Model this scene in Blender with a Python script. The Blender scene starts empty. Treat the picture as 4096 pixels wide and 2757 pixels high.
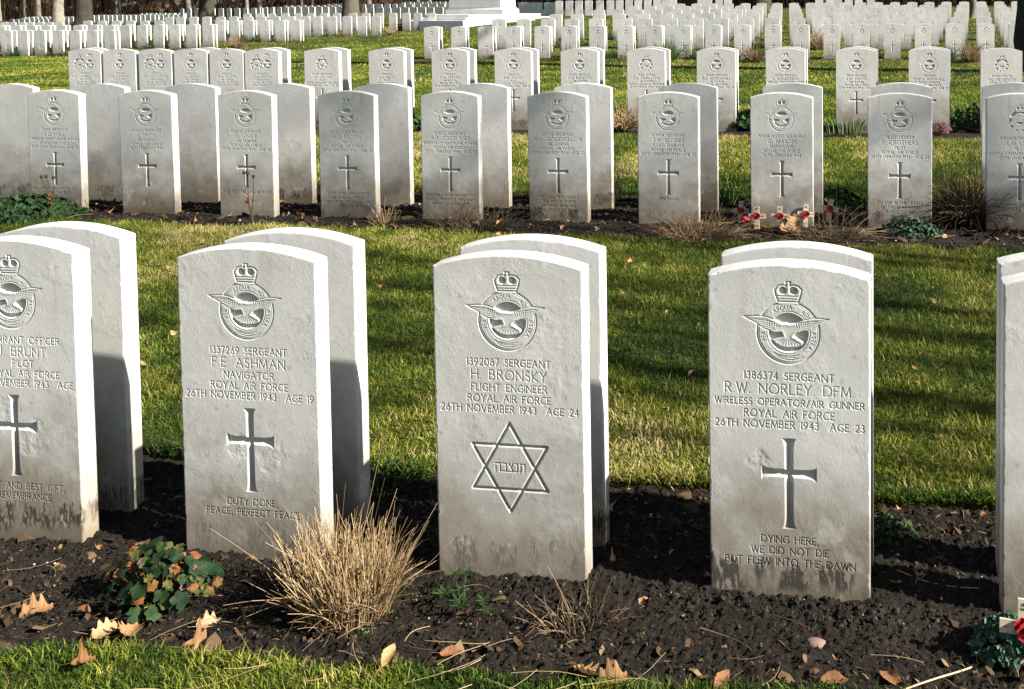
import bpy, math, random
import numpy as np
from mathutils import Matrix, Vector
random.seed(7); RNG = np.random.default_rng(7)
SC = bpy.context.scene; COL = SC.collection

# ---------------------------------------------------------------- camera
cd = bpy.data.cameras.new('camera'); cam = bpy.data.objects.new('camera', cd); COL.objects.link(cam)
cd.sensor_width = 36; cd.lens = 34.949; cd.shift_x = -0.21913; cd.shift_y = -0.29264
cd.clip_start = 0.05; cd.clip_end = 2000
CAM = np.array([0, -2.3, 1.4150])
def _cam():
    r = math.radians(-0.41028); up = np.cross(RT0, FW0)
    return RT0*math.cos(r)+up*math.sin(r), -RT0*math.sin(r)+up*math.cos(r)
p_, y_ = math.radians(-2.43661), math.radians(-8.18079)
FW0 = np.array([math.sin(y_)*math.cos(p_), math.cos(y_)*math.cos(p_), math.sin(p_)])
RT0 = np.array([math.cos(y_), -math.sin(y_), 0])
rt_, up_ = _cam(); FW, RT = FW0, rt_
cam.matrix_world = Matrix(((rt_[0], up_[0], -FW0[0], CAM[0]), (rt_[1], up_[1], -FW0[1], CAM[1]), (rt_[2], up_[2], -FW0[2], CAM[2]), (0, 0, 0, 1)))
SC.camera = cam

# ---------------------------------------------------------------- sky, sun, exposure
SUN_EL = math.radians(31); SUN_DIR = np.array([1.0, -0.185, 0]); SUN_DIR /= np.linalg.norm(SUN_DIR)
w = bpy.data.worlds.new('World'); SC.world = w; w.use_nodes = True
nt = w.node_tree; nt.nodes.clear()
sky = nt.nodes.new('ShaderNodeTexSky'); sky.sky_type = 'NISHITA'; sky.sun_disc = False
sky.sun_elevation = SUN_EL; sky.sun_rotation = math.atan2(SUN_DIR[0], SUN_DIR[1])
bg = nt.nodes.new('ShaderNodeBackground'); bg.inputs[1].default_value = 0.038
wo = nt.nodes.new('ShaderNodeOutputWorld')
nt.links.new(sky.outputs[0], bg.inputs[0]); nt.links.new(bg.outputs[0], wo.inputs[0])
sd = bpy.data.lights.new('sun', 'SUN'); sd.energy = 5.0; sd.angle = math.radians(0.55); sd.color = (1, 0.945, 0.85)
sun = bpy.data.objects.new('sun', sd); COL.objects.link(sun)
sv = Vector((SUN_DIR[0]*math.cos(SUN_EL), SUN_DIR[1]*math.cos(SUN_EL), math.sin(SUN_EL)))
sun.rotation_euler = sv.to_track_quat('Z', 'Y').to_euler(); sun.location = (20, -5, 30)
SC.view_settings.view_transform = 'Standard'; SC.view_settings.look = 'None'
SC.view_settings.exposure = 1.72; SC.view_settings.gamma = 1
SC.cycles.max_bounces = 6; SC.cycles.diffuse_bounces = 3; SC.cycles.transparent_max_bounces = 4

# ---------------------------------------------------------------- helpers
def npmesh(name, V, quads=None, tris=None, smooth=False, attrs=None, flat_mask=None):
    V = np.asarray(V, np.float32).reshape(-1, 3); me = bpy.data.meshes.new(name)
    q = np.asarray(quads if quads is not None else np.zeros((0, 4)), np.int32).reshape(-1, 4)
    t = np.asarray(tris if tris is not None else np.zeros((0, 3)), np.int32).reshape(-1, 3)
    me.vertices.add(len(V)); me.vertices.foreach_set('co', V.ravel())
    nl = len(q)*4+len(t)*3; me.loops.add(nl); me.polygons.add(len(q)+len(t))
    me.loops.foreach_set('vertex_index', np.concatenate([q.ravel(), t.ravel()]).astype(np.int32))
    ls = np.concatenate([np.arange(len(q))*4, len(q)*4+np.arange(len(t))*3]).astype(np.int32)
    me.polygons.foreach_set('loop_start', ls)
    sm = np.full(len(q)+len(t), bool(smooth))
    if flat_mask is not None: sm[flat_mask] = False
    me.polygons.foreach_set('use_smooth', sm)
    for k, a in (attrs or {}).items():
        at = me.attributes.new(k, 'FLOAT', 'POINT'); at.data.foreach_set('value', np.asarray(a, np.float32))
    me.update(calc_edges=True); me.validate()
    return me
def obj(name, me, mat=None, parent=None, loc=None, rz=0):
    o = bpy.data.objects.new(name, me); COL.objects.link(o)
    if mat is not None and me is not None and not me.materials: me.materials.append(mat)
    if parent is not None: o.parent = parent
    if loc is not None: o.location = loc
    if rz: o.rotation_euler = (0, 0, rz)
    return o
def tag(o, label, cat, group=None):
    o['label'] = label; o['category'] = cat
    if group: o['group'] = group
    return o
def empty(name, loc, label, cat, group=None, rz=0):
    o = bpy.data.objects.new(name, None); COL.objects.link(o); o.location = loc; o.rotation_euler = (0, 0, rz)
    o.empty_display_size = 0.1
    return tag(o, label, cat, group)
class MB:
    def __init__(s): s.v = []; s.q = []; s.t = []; s.n = 0; s.a = []
    def add(s, V, q=None, t=None, a=0.0):
        V = np.asarray(V, float).reshape(-1, 3); s.v.append(V)
        if q is not None and len(q): s.q.append(np.asarray(q)+s.n)
        if t is not None and len(t): s.t.append(np.asarray(t)+s.n)
        s.a.append(np.full(len(V), a) if np.isscalar(a) else np.asarray(a)); s.n += len(V)
    def mesh(s, name, smooth=False):
        return npmesh(name, np.concatenate(s.v), np.concatenate(s.q) if s.q else None, np.concatenate(s.t) if s.t else None, smooth, {'tone': np.concatenate(s.a)})
    def box(s, c, d, a=0.0):
        x, y, z = np.array(d)/2
        V = np.array([[i*x, j*y, k*z] for k in (-1, 1) for j in (-1, 1) for i in (-1, 1)])+c
        s.add(V, [[0, 2, 3, 1], [4, 5, 7, 6], [0, 1, 5, 4], [1, 3, 7, 5], [3, 2, 6, 7], [2, 0, 4, 6]], a=a)
    def tube(s, P, R, n=6, a=0.0, cap=True):
        P = np.asarray(P, float); R = np.broadcast_to(np.asarray(R, float), (len(P),))
        T = np.gradient(P, axis=0); T /= np.linalg.norm(T, axis=1)[:, None]+1e-9
        ref = np.array([0, 0, 1.0]) if abs(T[0][2]) < .9 else np.array([1.0, 0, 0])
        A = np.cross(T, ref); A /= np.linalg.norm(A, axis=1)[:, None]+1e-9; B = np.cross(T, A)
        th = np.arange(n)*2*math.pi/n
        V = P[:, None]+R[:, None, None]*(np.cos(th)[None, :, None]*A[:, None]+np.sin(th)[None, :, None]*B[:, None])
        m = len(P); q = []
        for i in range(m-1):
            for j in range(n): q.append([i*n+j, i*n+(j+1) % n, (i+1)*n+(j+1) % n, (i+1)*n+j])
        V = V.reshape(-1, 3); t = []
        if cap:
            V = np.vstack([V, P[-1]]); t = [[(m-1)*n+j, (m-1)*n+(j+1) % n, m*n] for j in range(n)]
        s.add(V, q, t, a)
def _h(xi, yi, s):
    h = (xi.astype(np.int64)*374761393+yi.astype(np.int64)*668265263+s*1442695041) & 0xffffffff
    h = ((h ^ (h >> 13))*1274126177) & 0xffffffff
    return ((h ^ (h >> 16)) & 0xffff)/65535.0
def vn(x, y, s=0):
    x = np.asarray(x, float); y = np.asarray(y, float)
    xi = np.floor(x); yi = np.floor(y); fx = x-xi; fy = y-yi; fx = fx*fx*(3-2*fx); fy = fy*fy*(3-2*fy)
    a = _h(xi, yi, s); b = _h(xi+1, yi, s); c = _h(xi, yi+1, s); d = _h(xi+1, yi+1, s)
    return (a*(1-fx)+b*fx)*(1-fy)+(c*(1-fx)+d*fx)*fy
def fbm(x, y, s=0, o=4):
    r = 0; am = .5
    for i in range(o): r = r+am*vn(x*2**i, y*2**i, s+i*17); am *= .5
    return r
def sstep(a, b, x):
    t = np.clip((np.asarray(x, float)-a)/(b-a), 0, 1); return t*t*(3-2*t)

# ---------------------------------------------------------------- materials
class NT:
    def __init__(s, name):
        s.m = bpy.data.materials.new(name); s.m.use_nodes = True; s.t = s.m.node_tree; s.t.nodes.clear()
        s.out = s.n('ShaderNodeOutputMaterial'); s.b = s.n('ShaderNodeBsdfPrincipled'); s.l(s.b.outputs[0], s.out.inputs[0])
    def n(s, t, **k):
        x = s.t.nodes.new(t)
        for a, b in k.items(): setattr(x, a, b)
        return x
    def l(s, a, b): s.t.links.new(a, b)
    def set(s, sock, v):
        if hasattr(v, 'is_output'): s.l(v, sock)
        else: sock.default_value = v
    def math(s, op, a, b=0.0, c=0.0, clamp=False):
        x = s.n('ShaderNodeMath', operation=op, use_clamp=clamp); s.set(x.inputs[0], a); s.set(x.inputs[1], b); s.set(x.inputs[2], c); return x.outputs[0]
    def noise(s, v, sc, det=3, rough=.55):
        x = s.n('ShaderNodeTexNoise'); s.l(v, x.inputs['Vector']); x.inputs['Scale'].default_value = sc; x.inputs['Detail'].default_value = det; x.inputs['Roughness'].default_value = rough; return x.outputs[0]
    def mapr(s, v, a, b, c=0.0, d=1.0):
        x = s.n('ShaderNodeMapRange', interpolation_type='SMOOTHSTEP'); s.set(x.inputs[0], v)
        for i, k in enumerate((a, b, c, d)): s.set(x.inputs[i+1], k)
        return x.outputs[0]
    def mix(s, f, a, b):
        x = s.n('ShaderNodeMix', data_type='RGBA'); s.set(x.inputs[0], f)
        for i, k in ((6, a), (7, b)):
            if isinstance(k, tuple): k = (*k, 1) if len(k) == 3 else k
            s.set(x.inputs[i], k)
        return x.outputs[2]
    def ramp(s, f, stops):
        x = s.n('ShaderNodeValToRGB'); e = x.color_ramp.elements
        while len(e) < len(stops): e.new(0.5)
        for i, (p, c) in enumerate(stops): e[i].position = p; e[i].color = (*c, 1)
        s.set(x.inputs[0], f); return x.outputs[0]
    def scale(s, v, k):
        x = s.n('ShaderNodeVectorMath', operation='MULTIPLY'); s.l(v, x.inputs[0]); x.inputs[1].default_value = k; return x.outputs[0]
    def bump(s, h, st, dist):
        x = s.n('ShaderNodeBump'); s.set(x.inputs['Height'], h); x.inputs['Strength'].default_value = st; x.inputs['Distance'].default_value = dist; return x.outputs[0]
    def base(s, c, rough=.8, spec=.25):
        s.set(s.b.inputs['Base Color'], (*c, 1) if isinstance(c, tuple) else c); s.set(s.b.inputs['Roughness'], rough); s.b.inputs['Specular IOR Level'].default_value = spec

def mat_stone(name, wet=1.0, fine=True):
    m = NT(name); tc = m.n('ShaderNodeTexCoord'); at = m.n('ShaderNodeAttribute', attribute_type='OBJECT', attribute_name='stone_seed')
    off = m.n('ShaderNodeVectorMath', operation='MULTIPLY_ADD'); m.l(at.outputs['Fac'], off.inputs[0]) ; off.inputs[1].default_value = (3.7, 5.1, 2.3); m.l(tc.outputs['Object'], off.inputs[2])
    v = off.outputs[0]
    sep = m.n('ShaderNodeSeparateXYZ'); m.l(tc.outputs['Object'], sep.inputs[0]); z = sep.outputs[2]
    col = m.ramp(m.noise(v, 5, 4), [(.3, (.52, .512, .487)), (.7, (.62, .612, .585))])
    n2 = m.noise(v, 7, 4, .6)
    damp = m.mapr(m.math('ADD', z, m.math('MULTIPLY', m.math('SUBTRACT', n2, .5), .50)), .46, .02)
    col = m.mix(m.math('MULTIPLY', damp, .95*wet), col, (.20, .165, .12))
    bl = m.mapr(m.noise(v, 13, 2), .62, .70)
    col = m.mix(m.math('MULTIPLY', bl, .22), col, (.72, .70, .66))
    gr = m.mapr(m.noise(v, 22, 5, .7), .60, .78)
    col = m.mix(m.math('MULTIPLY', gr, .28), col, (.34, .32, .27))
    # algae left by rain splash: ragged upright streaks near the ground
    sr = m.math('FRACT', m.math('MULTIPLY', at.outputs['Fac'], .377)); st = m.noise(m.scale(v, (130, 130, 34)), 1, 3, .65); low = m.noise(m.scale(v, (8, 8, 3)), 1, 2)
    zc = m.math('ADD', m.math('MULTIPLY_ADD', low, .10, -.008), m.math('MULTIPLY', sr, .02))
    zr = m.math('SUBTRACT', z, zc)
    band = m.math('MULTIPLY', m.mapr(m.math('SUBTRACT', zr, m.math('MULTIPLY', m.math('SUBTRACT', st, .5), .16)), .030, .018), m.mapr(m.math('ADD', zr, m.math('MULTIPLY', m.math('SUBTRACT', n2, .5), .16)), -.060, -.015))
    alg = m.math('MULTIPLY', m.math('MULTIPLY', m.math('MULTIPLY', band, m.mapr(m.noise(m.scale(v, (17, 17, 5)), 1, 2), .40, .54, .10, 1.0)), m.mapr(st, .41, .47)), m.mapr(m.math('FRACT', m.math('MULTIPLY', at.outputs['Fac'], .618)), .1, .85, .12, 1.0))
    soil = m.mapr(m.math('ADD', z, m.math('MULTIPLY', n2, .06)), .075, .03)
    col = m.mix(m.math('MULTIPLY', soil, .7), col, (.14, .105, .065))
    col = m.mix(m.math('MULTIPLY', alg, .88), col, (.026, .021, .016))
    col = m.mix(m.math('MULTIPLY', m.math('FRACT', m.math('MULTIPLY', at.outputs['Fac'], .754)), .22), col, (.44, .43, .40))
    vs = m.n('ShaderNodeTexVoronoi'); m.l(v, vs.inputs['Vector']); vs.inputs['Scale'].default_value = 34
    sp = m.n('ShaderNodeSeparateColor'); m.l(vs.outputs['Color'], sp.inputs[0])
    spot = m.math('MULTIPLY', m.mapr(vs.outputs['Distance'], .30, .16), m.mapr(sp.outputs[0], .80, .84))
    col = m.mix(m.math('MULTIPLY', spot, .42), col, (.30, .285, .23))
    rain = m.math('MULTIPLY', m.mapr(m.noise(m.scale(v, (26, 26, 1.6)), 1, 3), .54, .72), m.mapr(z, .45, .80))
    col = m.mix(m.math('MULTIPLY', rain, .30), col, (.33, .31, .26))
    m.base(col, .85, .2)
    if fine:
        a = m.noise(m.scale(v, (1, 1, .6)), 230, 3, .65)
        vo = m.n('ShaderNodeTexVoronoi'); m.l(v, vo.inputs['Vector']); vo.inputs['Scale'].default_value = 110
        pit = m.mapr(vo.outputs['Distance'], .10, .34)
        patch = m.mapr(m.noise(v, 9, 3), .52, .66)
        rough = m.math('MULTIPLY', m.noise(v, 75, 4, .7), patch)
        h = m.math('ADD', m.math('ADD', m.math('MULTIPLY', a, .8), m.math('MULTIPLY', m.math('MULTIPLY', pit, .30), m.mapr(m.noise(v, 30, 2), .45, .65))), m.math('MULTIPLY', rough, 1.6))
        m.l(m.bump(h, .45, .0010), m.b.inputs['Normal'])
    return m.m
def mat_monument():
    m = NT('monument_stone'); tc = m.n('ShaderNodeTexCoord'); m.base(m.ramp(m.noise(tc.outputs['Object'], 1.2, 5), [(.3, (.56, .55, .52)), (.7, (.68, .67, .645))]), .85, .2); return m.m
MONU = mat_monument()
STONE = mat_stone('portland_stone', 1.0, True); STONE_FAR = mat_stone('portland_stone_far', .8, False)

def mat_tone(name, stops, rough=.75, trans=0.0, spec=.2, nsc=0, bump=None):
    m = NT(name); at = m.n('ShaderNodeAttribute', attribute_name='tone')
    f = at.outputs['Fac']
    if nsc:
        tc = m.n('ShaderNodeTexCoord'); nz = m.noise(tc.outputs['Object'], nsc, 4)
        f = m.math('ADD', f, m.math('MULTIPLY', m.math('SUBTRACT', nz, .5), .5), clamp=True)
    c = m.ramp(f, stops); m.base(c, rough, spec)
    if bump:
        tc2 = m.n('ShaderNodeTexCoord'); m.l(m.bump(m.noise(tc2.outputs['Object'], bump[0], 4), bump[1], bump[2]), m.b.inputs['Normal'])
    if trans:
        tr = m.n('ShaderNodeBsdfTranslucent'); m.l(c, tr.inputs[0]); mx = m.n('ShaderNodeMixShader'); mx.inputs[0].default_value = trans
        m.l(m.b.outputs[0], mx.inputs[1]); m.l(tr.outputs[0], mx.inputs[2]); m.l(mx.outputs[0], m.out.inputs[0])
    return m.m
GRASS = mat_tone('grass_blades', [(0, (.016, .034, .005)), (.33, (.055, .100, .009)), (.58, (.140, .166, .014)), (.80, (.26, .25, .040)), (1, (.40, .33, .15))], .6, .25)
def mat_lawn():
    m = NT('lawn_turf'); tc = m.n('ShaderNodeTexCoord'); v = tc.outputs['Object']
    f = m.math('ADD', m.math('MULTIPLY', m.noise(v, .9, 4, .6), .5), m.math('MULTIPLY', m.noise(v, 16, 5, .7), .5))
    c = m.ramp(f, [(.32, (.022, .030, .007)), (.48, (.062, .068, .012)), (.60, (.105, .100, .020)), (.72, (.17, .145, .045))])
    m.base(c, .95, .1); m.l(m.bump(m.noise(v, 40, 5, .75), 1, .05), m.b.inputs['Normal']); return m.m
def mat_soil():
    m = NT('dark_soil'); tc = m.n('ShaderNodeTexCoord'); v = tc.outputs['Object']
    c = m.ramp(m.math('ADD', m.math('MULTIPLY', m.noise(v, 90, 6, .75), .8), m.math('MULTIPLY', m.noise(v, 5, 4, .6), .22)), [(.3, (.006, .0048, .0036)), (.5, (.015, .012, .0086)), (.64, (.044, .035, .026)), (.76, (.13, .105, .078))])
    m.base(c, .95, .15); m.l(m.bump(m.noise(v, 160, 6, .8), 1, .012), m.b.inputs['Normal']); return m.m
LAWN = mat_lawn(); SOIL = mat_soil()
CRUMB = mat_tone('soil_crumbs', [(0, (.006, .0048, .0036)), (.6, (.019, .015, .011)), (.92, (.048, .038, .028)), (1, (.33, .30, .26))], .95)
LITTER = mat_tone('plant_litter', [(0, (.02, .012, .007)), (.4, (.075, .045, .022)), (.75, (.22, .145, .075)), (1, (.45, .35, .22))], .8)
STRAW = mat_tone('dry_straw', [(0, (.060, .036, .018)), (.45, (.20, .13, .064)), (1, (.44, .32, .175))], .55, .15, .3)
DRYDARK = mat_tone('dry_dark_stems', [(0, (.030, .020, .012)), (.5, (.10, .065, .035)), (1, (.24, .17, .09))], .7)
LEAF = mat_tone('autumn_leaves', [(0, (.09, .040, .017)), (.3, (.21, .095, .038)), (.6, (.40, .24, .11)), (1, (.43, .31, .195))], .65, .2, .25, 60, (300, .4, .002))
PLANT = mat_tone('plant_leaves', [(0, (.006, .016, .007)), (.3, (.016, .037, .011)), (.5, (.042, .064, .017)), (.66, (.12, .055, .018)), (.8, (.20, .06, .015)), (.92, (.12, .06, .08)), (1, (.12, .075, .09))], .65, .12, .12, 40)
GREEN = mat_tone('fresh_green', [(0, (.009, .022, .008)), (.5, (.030, .066, .016)), (1, (.13, .20, .04))], .6, .15, .15)
TEAL = mat_tone('bluish_leaves', [(0, (.007, .024, .014)), (.5, (.024, .062, .036)), (1, (.09, .16, .095))], .6, .1, .15)
BARK = mat_tone('bark', [(0, (.022, .020, .014)), (.5, (.085, .078, .060)), (1, (.30, .28, .23))], .9, 0, .1, 3, (14, 1, .04))
BROWN = mat_tone('brown_brush', [(0, (.018, .011, .007)), (.5, (.075, .045, .026)), (.8, (.14, .09, .05)), (1, (.30, .13, .05))], .9)
WOOD = mat_tone('pale_wood', [(0, (.44, .35, .25)), (1, (.66, .56, .44))], .7, 0, .2, 50)
RED = mat_tone('poppy_paper', [(0, (.30, .010, .012)), (1, (.52, .035, .045))], .7, .1)
INK = mat_tone('dark_ink', [(0, (.015, .013, .012)), (1, (.03, .03, .03))], .7)
PEB = mat_tone('pebble_stone', [(0, (.16, .10, .085)), (1, (.26, .18, .155))], .8, 0, .2, 60)

# ---------------------------------------------------------------- terrain
CT = [(-5,-6,-0.02),(3,-6,-0.02),(-9,0,0),(-2.2,-0.3,0),(-0.5,-0.3,0),(0.6,-0.3,0),(-2.2,1.5,0.02),(0.5,1.5,0.02),(6,0,0),(-6,3.7,0.065),(-3,3.7,0.065),(0.7,3.7,0.065),(5,3.7,0.065),(-6,4.05,0.075),(0.9,4.05,0.08),(-4,5.5,0.115),(0,5.5,0.115),(-8.4,7.3,0.165),(-5.5,7.3,0.168),(-2,7.3,0.17),(1.2,7.3,0.17),(-7,12,0.1),(0,12,0.13),(-13,14,0.0),(5,14,0.13),(20,20,0.15),(30,40,0.7),(15,60,1.0),(-80,60,-0.3),(-40,10,-0.2),(40,5,0),(-18,18,-0.08),(-24,16,-0.12),(-11.0,21.1,0.08),(-3.9,21.1,0.08),(3.1,21.1,0.08),(-10.2,23.5,0.22),(-3.4,23.5,0.22),(3.3,23.5,0.22),(-9.6,26.5,0.32),(-3.0,26.5,0.32),(3.6,26.5,0.32),(-9.2,29.6,0.42),(-2.7,29.6,0.42),(3.9,29.6,0.42),(-8.9,33.2,0.5),(-2.4,33.2,0.5),(4.2,33.2,0.5),(-8.6,36.9,0.59),(-1.4,36.9,0.59),(5.2,36.9,0.59),(-16.2,46.7,0.79),(-10.6,46.7,0.79),(-0.4,46.7,0.79),(-22.2,57.4,0.73),(-21.0,57.4,0.73),(-20.1,57.4,0.73),(-27.6,25.8,-0.11),(-25.8,25.8,-0.11),(-23.9,25.8,-0.11),(-30.9,28.9,-0.01),(-26.6,28.9,-0.01),(-22.8,28.9,-0.01),(-30.5,32.5,0.08),(-28.7,32.5,0.08),(-27.5,32.5,0.08),(-24.4,31.8,0.09),(-22.6,31.8,0.09),(-21.4,31.8,0.09),(-28.7,34.6,0.19),(-24.0,34.6,0.19),(-19.7,34.6,0.19),(-29.7,41.1,0.25),(-25.1,41.1,0.25),(-20.4,41.1,0.25),(-37.6,35.9,-0.02),(-36.3,35.9,-0.02),(-34.9,35.9,-0.02),(-62.3,61.7,-0.21),(-60.7,61.7,-0.21),(-59.1,61.7,-0.21),(-68.4,69.0,-0.14),(-66.0,69.0,-0.14),(-63.7,69.0,-0.14),(-64.6,71.8,-0.05),(-60.8,71.8,-0.05),(-57.0,71.8,-0.05),(-66.4,79.4,0.02),(-64.5,79.4,0.02),(-62.7,79.4,0.02),(-54.5,69.2,0.45),(-50.8,69.2,0.45),(-48.3,69.2,0.45),(-46.7,67.4,0.51),(-42.8,67.4,0.51),(-39.5,67.4,0.51),(-49.4,74.9,0.62),(-46.4,74.9,0.62),(-44.0,74.9,0.62),(-50.6,83.6,0.74),(-49.3,83.6,0.74),(-48.7,83.6,0.74),(-37.2,65.6,0.44),(-33.9,65.6,0.44),(-30.6,65.6,0.44),(-41.3,73.2,0.7),(-37.3,73.2,0.7),(-33.9,73.2,0.7),(-41.8,81.0,0.87),(-39.3,81.0,0.87),(-37.7,81.0,0.87),(-18.3,42.5,0.55)]
CT = np.array(CT, float); _L = 90.0
def _tps():
    n = len(CT); X = CT[:, :2]/10
    d = np.linalg.norm(X[:, None]-X[None], axis=2); K = np.where(d > 0, d*d*np.log(d+1e-12), 0)+np.eye(n)*.002
    P = np.c_[np.ones(n), X]; A = np.block([[K, P], [P.T, np.zeros((3, 3))]])
    return np.linalg.solve(A, np.r_[CT[:, 2], 0, 0, 0])
_W = _tps()
def G(x, y):
    x = np.clip(np.asarray(x, float), -78, 36); y = np.clip(np.asarray(y, float), -8, 86); sh = np.broadcast(x, y).shape
    x, y = np.broadcast_arrays(x, y); Q = np.stack([x.ravel(), y.ravel()], 1)/10; r = np.zeros(len(Q))
    for i in range(0, len(Q), 40000):
        d = np.linalg.norm(Q[i:i+40000, None]-CT[None, :, :2]/10, axis=2)
        r[i:i+40000] = np.where(d > 0, d*d*np.log(d+1e-12), 0)@_W[:-3]+_W[-3]+Q[i:i+40000]@_W[-2:]
    return r.reshape(sh)
# planting beds: (y of front edge, y of back edge, x range, skew)
BEDS = {'A': (-.315, .505, -4.2, 2.2, .045), 'B': (3.27, 4.36, -9.5, 4.0, -.02), 'C': (6.90, 7.90, -11.0, 5, .0)}
def bedmask(x, y):
    """1 inside a bed, 0 on the lawn, ragged edge"""
    m = np.zeros(np.broadcast(x, y).shape)
    wob = (fbm(x*5, y*5, 3, 3)-.45)*.10
    for k, (a, b, x0, x1, sk) in BEDS.items():
        s = 1 if k == 'A' else 1.6
        yy = y-sk*x; yb = y if k == 'A' else yy
        m = np.maximum(m, sstep(-.03*s, .03*s, yy-a+wob*s)*sstep(-.03*s, .03*s, b-yb+wob*s)*sstep(-.05, .05, x-x0)*sstep(-.05, .05, x1-x))
    for (yr, x0, x1) in STRIPS:
        m = np.maximum(m, sstep(-.10, .02, .30+wob*3-np.abs(y-yr-.06))*sstep(-.2, .2, x-x0+.5)*sstep(-.2, .2, x1+.5-x))
    return m
ROWS = {
 'b':(3.99,0.07,0.1,[-6.09,-5.39,-4.71,-4.02,-3.32,-2.63,-1.93,-1.23,-0.55,0.14,0.83]),
 'Cg':(7.26,0.16,0.17,[-8.43,-8.02,-7.6,-7.19,-6.78,-6.38]),
 'C':(7.27,0.17,0.17,[-5.71,-5.0,-4.32,-3.65,-2.96,-2.28,-1.58,-0.9,-0.22,0.47,1.14]),
 'c':(7.43,0.17,0.18,[-6.38,-5.7,-5.0,-4.31,-3.64,-2.95,-2.27,-1.58,-0.89,-0.2,0.49,-8.49,-7.13]),
 'D':(21.05,0.07,0.1,[-11.01,-10.31,-9.6,-8.89,-8.16,-7.47,-6.77,-6.06,-5.34,-4.64,-3.92,-3.22,-2.49,-1.82,-1.1,-0.4,0.3,1.01,1.71,2.43,3.13]),
 'E':(23.45,0.22,0.22,[-10.2,-9.51,-8.83,-8.16,-7.49,-6.69,-6.15,-5.47,-4.77,-4.1,-3.43,-2.76,-2.09,-1.42,-0.71,-0.02,0.62,1.31,1.97,2.63,3.3]),
 'F':(26.55,0.31,0.32,[-9.64,-8.97,-8.29,-7.68,-6.93,-6.24,-5.63,-4.99,-4.3,-3.65,-3.02,-2.38,-1.74,-1.01,-0.36,0.29,0.95,1.61,2.29,2.93,3.58]),
 'G':(29.64,0.42,0.42,[-9.18,-8.53,-7.87,-7.23,-6.58,-5.92,-5.27,-4.58,-3.92,-3.29,-2.67,-1.94,-1.28,-0.65,-0.06,0.6,1.27,1.92,2.58,3.2,3.87]),
 'H':(33.23,0.51,0.49,[-8.9,-8.26,-7.61,-6.97,-6.28,-5.56,-4.96,-4.32,-3.64,-2.99,-2.36,-1.71,-1.05,-0.39,0.3,0.93,1.59,2.24,2.88,3.54,4.19]),
 'I':(36.91,0.59,0.59,[-8.57,-7.91,-7.25,-6.6,-5.94,-5.27,-4.63,-3.99,-3.33,-2.67,-2.01,-1.35,-0.7,-0.04,0.62,1.27,1.93,2.58,3.25,3.89,4.56,5.2]),
 'X':(46.71,0.78,0.8,[-16.18,-15.65,-15.14,-14.62,-14.04,-13.49,-13.01,-12.52,-12.04,-11.55,-11.07,-10.65,-10.25,-8.8,-8.46,-7.9,-7.46,-2.92,-2.38,-2.0,-1.47,-0.99,-0.4]),
 'W':(57.35,0.73,0.72,[-22.16,-21.77,-21.37,-20.98,-20.48,-20.09]),
 'L':(25.79,-0.1,-0.11,[-27.57,-27.0,-26.38,-25.76,-25.15,-24.54,-23.93]),
 'M':(28.91,-0.01,-0.0,[-30.88,-30.24,-29.64,-29.06,-28.47,-27.82,-27.22,-26.58,-25.96,-25.33,-24.7,-24.09,-23.46,-22.82]),
 'Q':(32.45,0.09,0.08,[-30.54,-29.92,-29.3,-28.69,-28.08,-27.47]),
 'N':(31.81,0.09,0.09,[-24.44,-23.85,-23.27,-22.63,-22.01,-21.39]),
 'O':(34.65,0.2,0.19,[-28.74,-28.24,-27.65,-27.07,-26.45,-25.87,-25.24,-24.64,-24.02,-23.39,-22.73,-22.21,-21.6,-20.96,-20.33,-19.73]),
 'P':(41.07,0.26,0.25,[-29.66,-29.01,-28.39,-27.71,-27.07,-26.42,-25.76,-25.1,-24.3,-23.65,-22.99,-22.32,-21.66,-21.1,-20.43]),
 'R':(35.9,-0.01,-0.02,[-37.61,-37.21,-36.72,-36.35,-35.84,-35.41,-34.94])}
FAR = [(61.7,-0.21,-62.3,-59.1,9),(69.0,-0.14,-68.4,-63.7,13),(71.8,-0.05,-64.6,-57.0,19),(79.4,0.02,-66.4,-62.7,9),(69.2,0.45,-54.5,-48.3,10),(67.4,0.51,-46.7,-39.5,14),(74.9,0.62,-49.4,-44.0,10),(83.6,0.74,-50.6,-48.7,4),(65.6,0.44,-37.2,-30.6,11),(73.2,0.7,-41.3,-33.9,12),(81.0,0.87,-41.8,-37.7,6)]
STRIPS = [(ROWS[k][0], ROWS[k][3][0], ROWS[k][3][-1]) for k in 'DEFGHILMNOPQR']

def grid_lines(segs):
    r = [segs[0][0]]
    for a, b, s in segs:
        n = max(1, int(round((b-a)/s))); r += list(np.linspace(a, b, n+1)[1:])
    return np.array(r)
def build_lawn():
    xs = grid_lines([(-900, -200, 70), (-200, -64, 8), (-64, -36, 1), (-36, -10, .3), (-10, 4, .06), (4, 14, .3), (14, 46, 1.5), (46, 200, 10), (200, 900, 70)])
    ys = grid_lines([(-300, -40, 20), (-40, -8, 2), (-8, -1, .25), (-1, 10, .05), (10, 46, .2), (46, 90, .8), (90, 200, 8), (200, 1500, 100)])
    X, Y = np.meshgrid(xs, ys); Zb = G(X, Y)
    near = (X > -40) & (X < 20) & (Y > -8) & (Y < 46)
    bm = np.where(near, bedmask(X, Y), 0)
    Zg = Zb-.07*bm+.012*(fbm(X*3, Y*3, 9, 3)-.45)
    n, m = X.shape; i = np.arange(n*m).reshape(n, m)
    q = np.stack([i[:-1, :-1], i[:-1, 1:], i[1:, 1:], i[1:, :-1]], -1).reshape(-1, 4)
    o = obj('lawn', npmesh('lawn', np.stack([X, Y, Zg], -1), q, smooth=True), LAWN); o['kind'] = 'structure'
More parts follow.
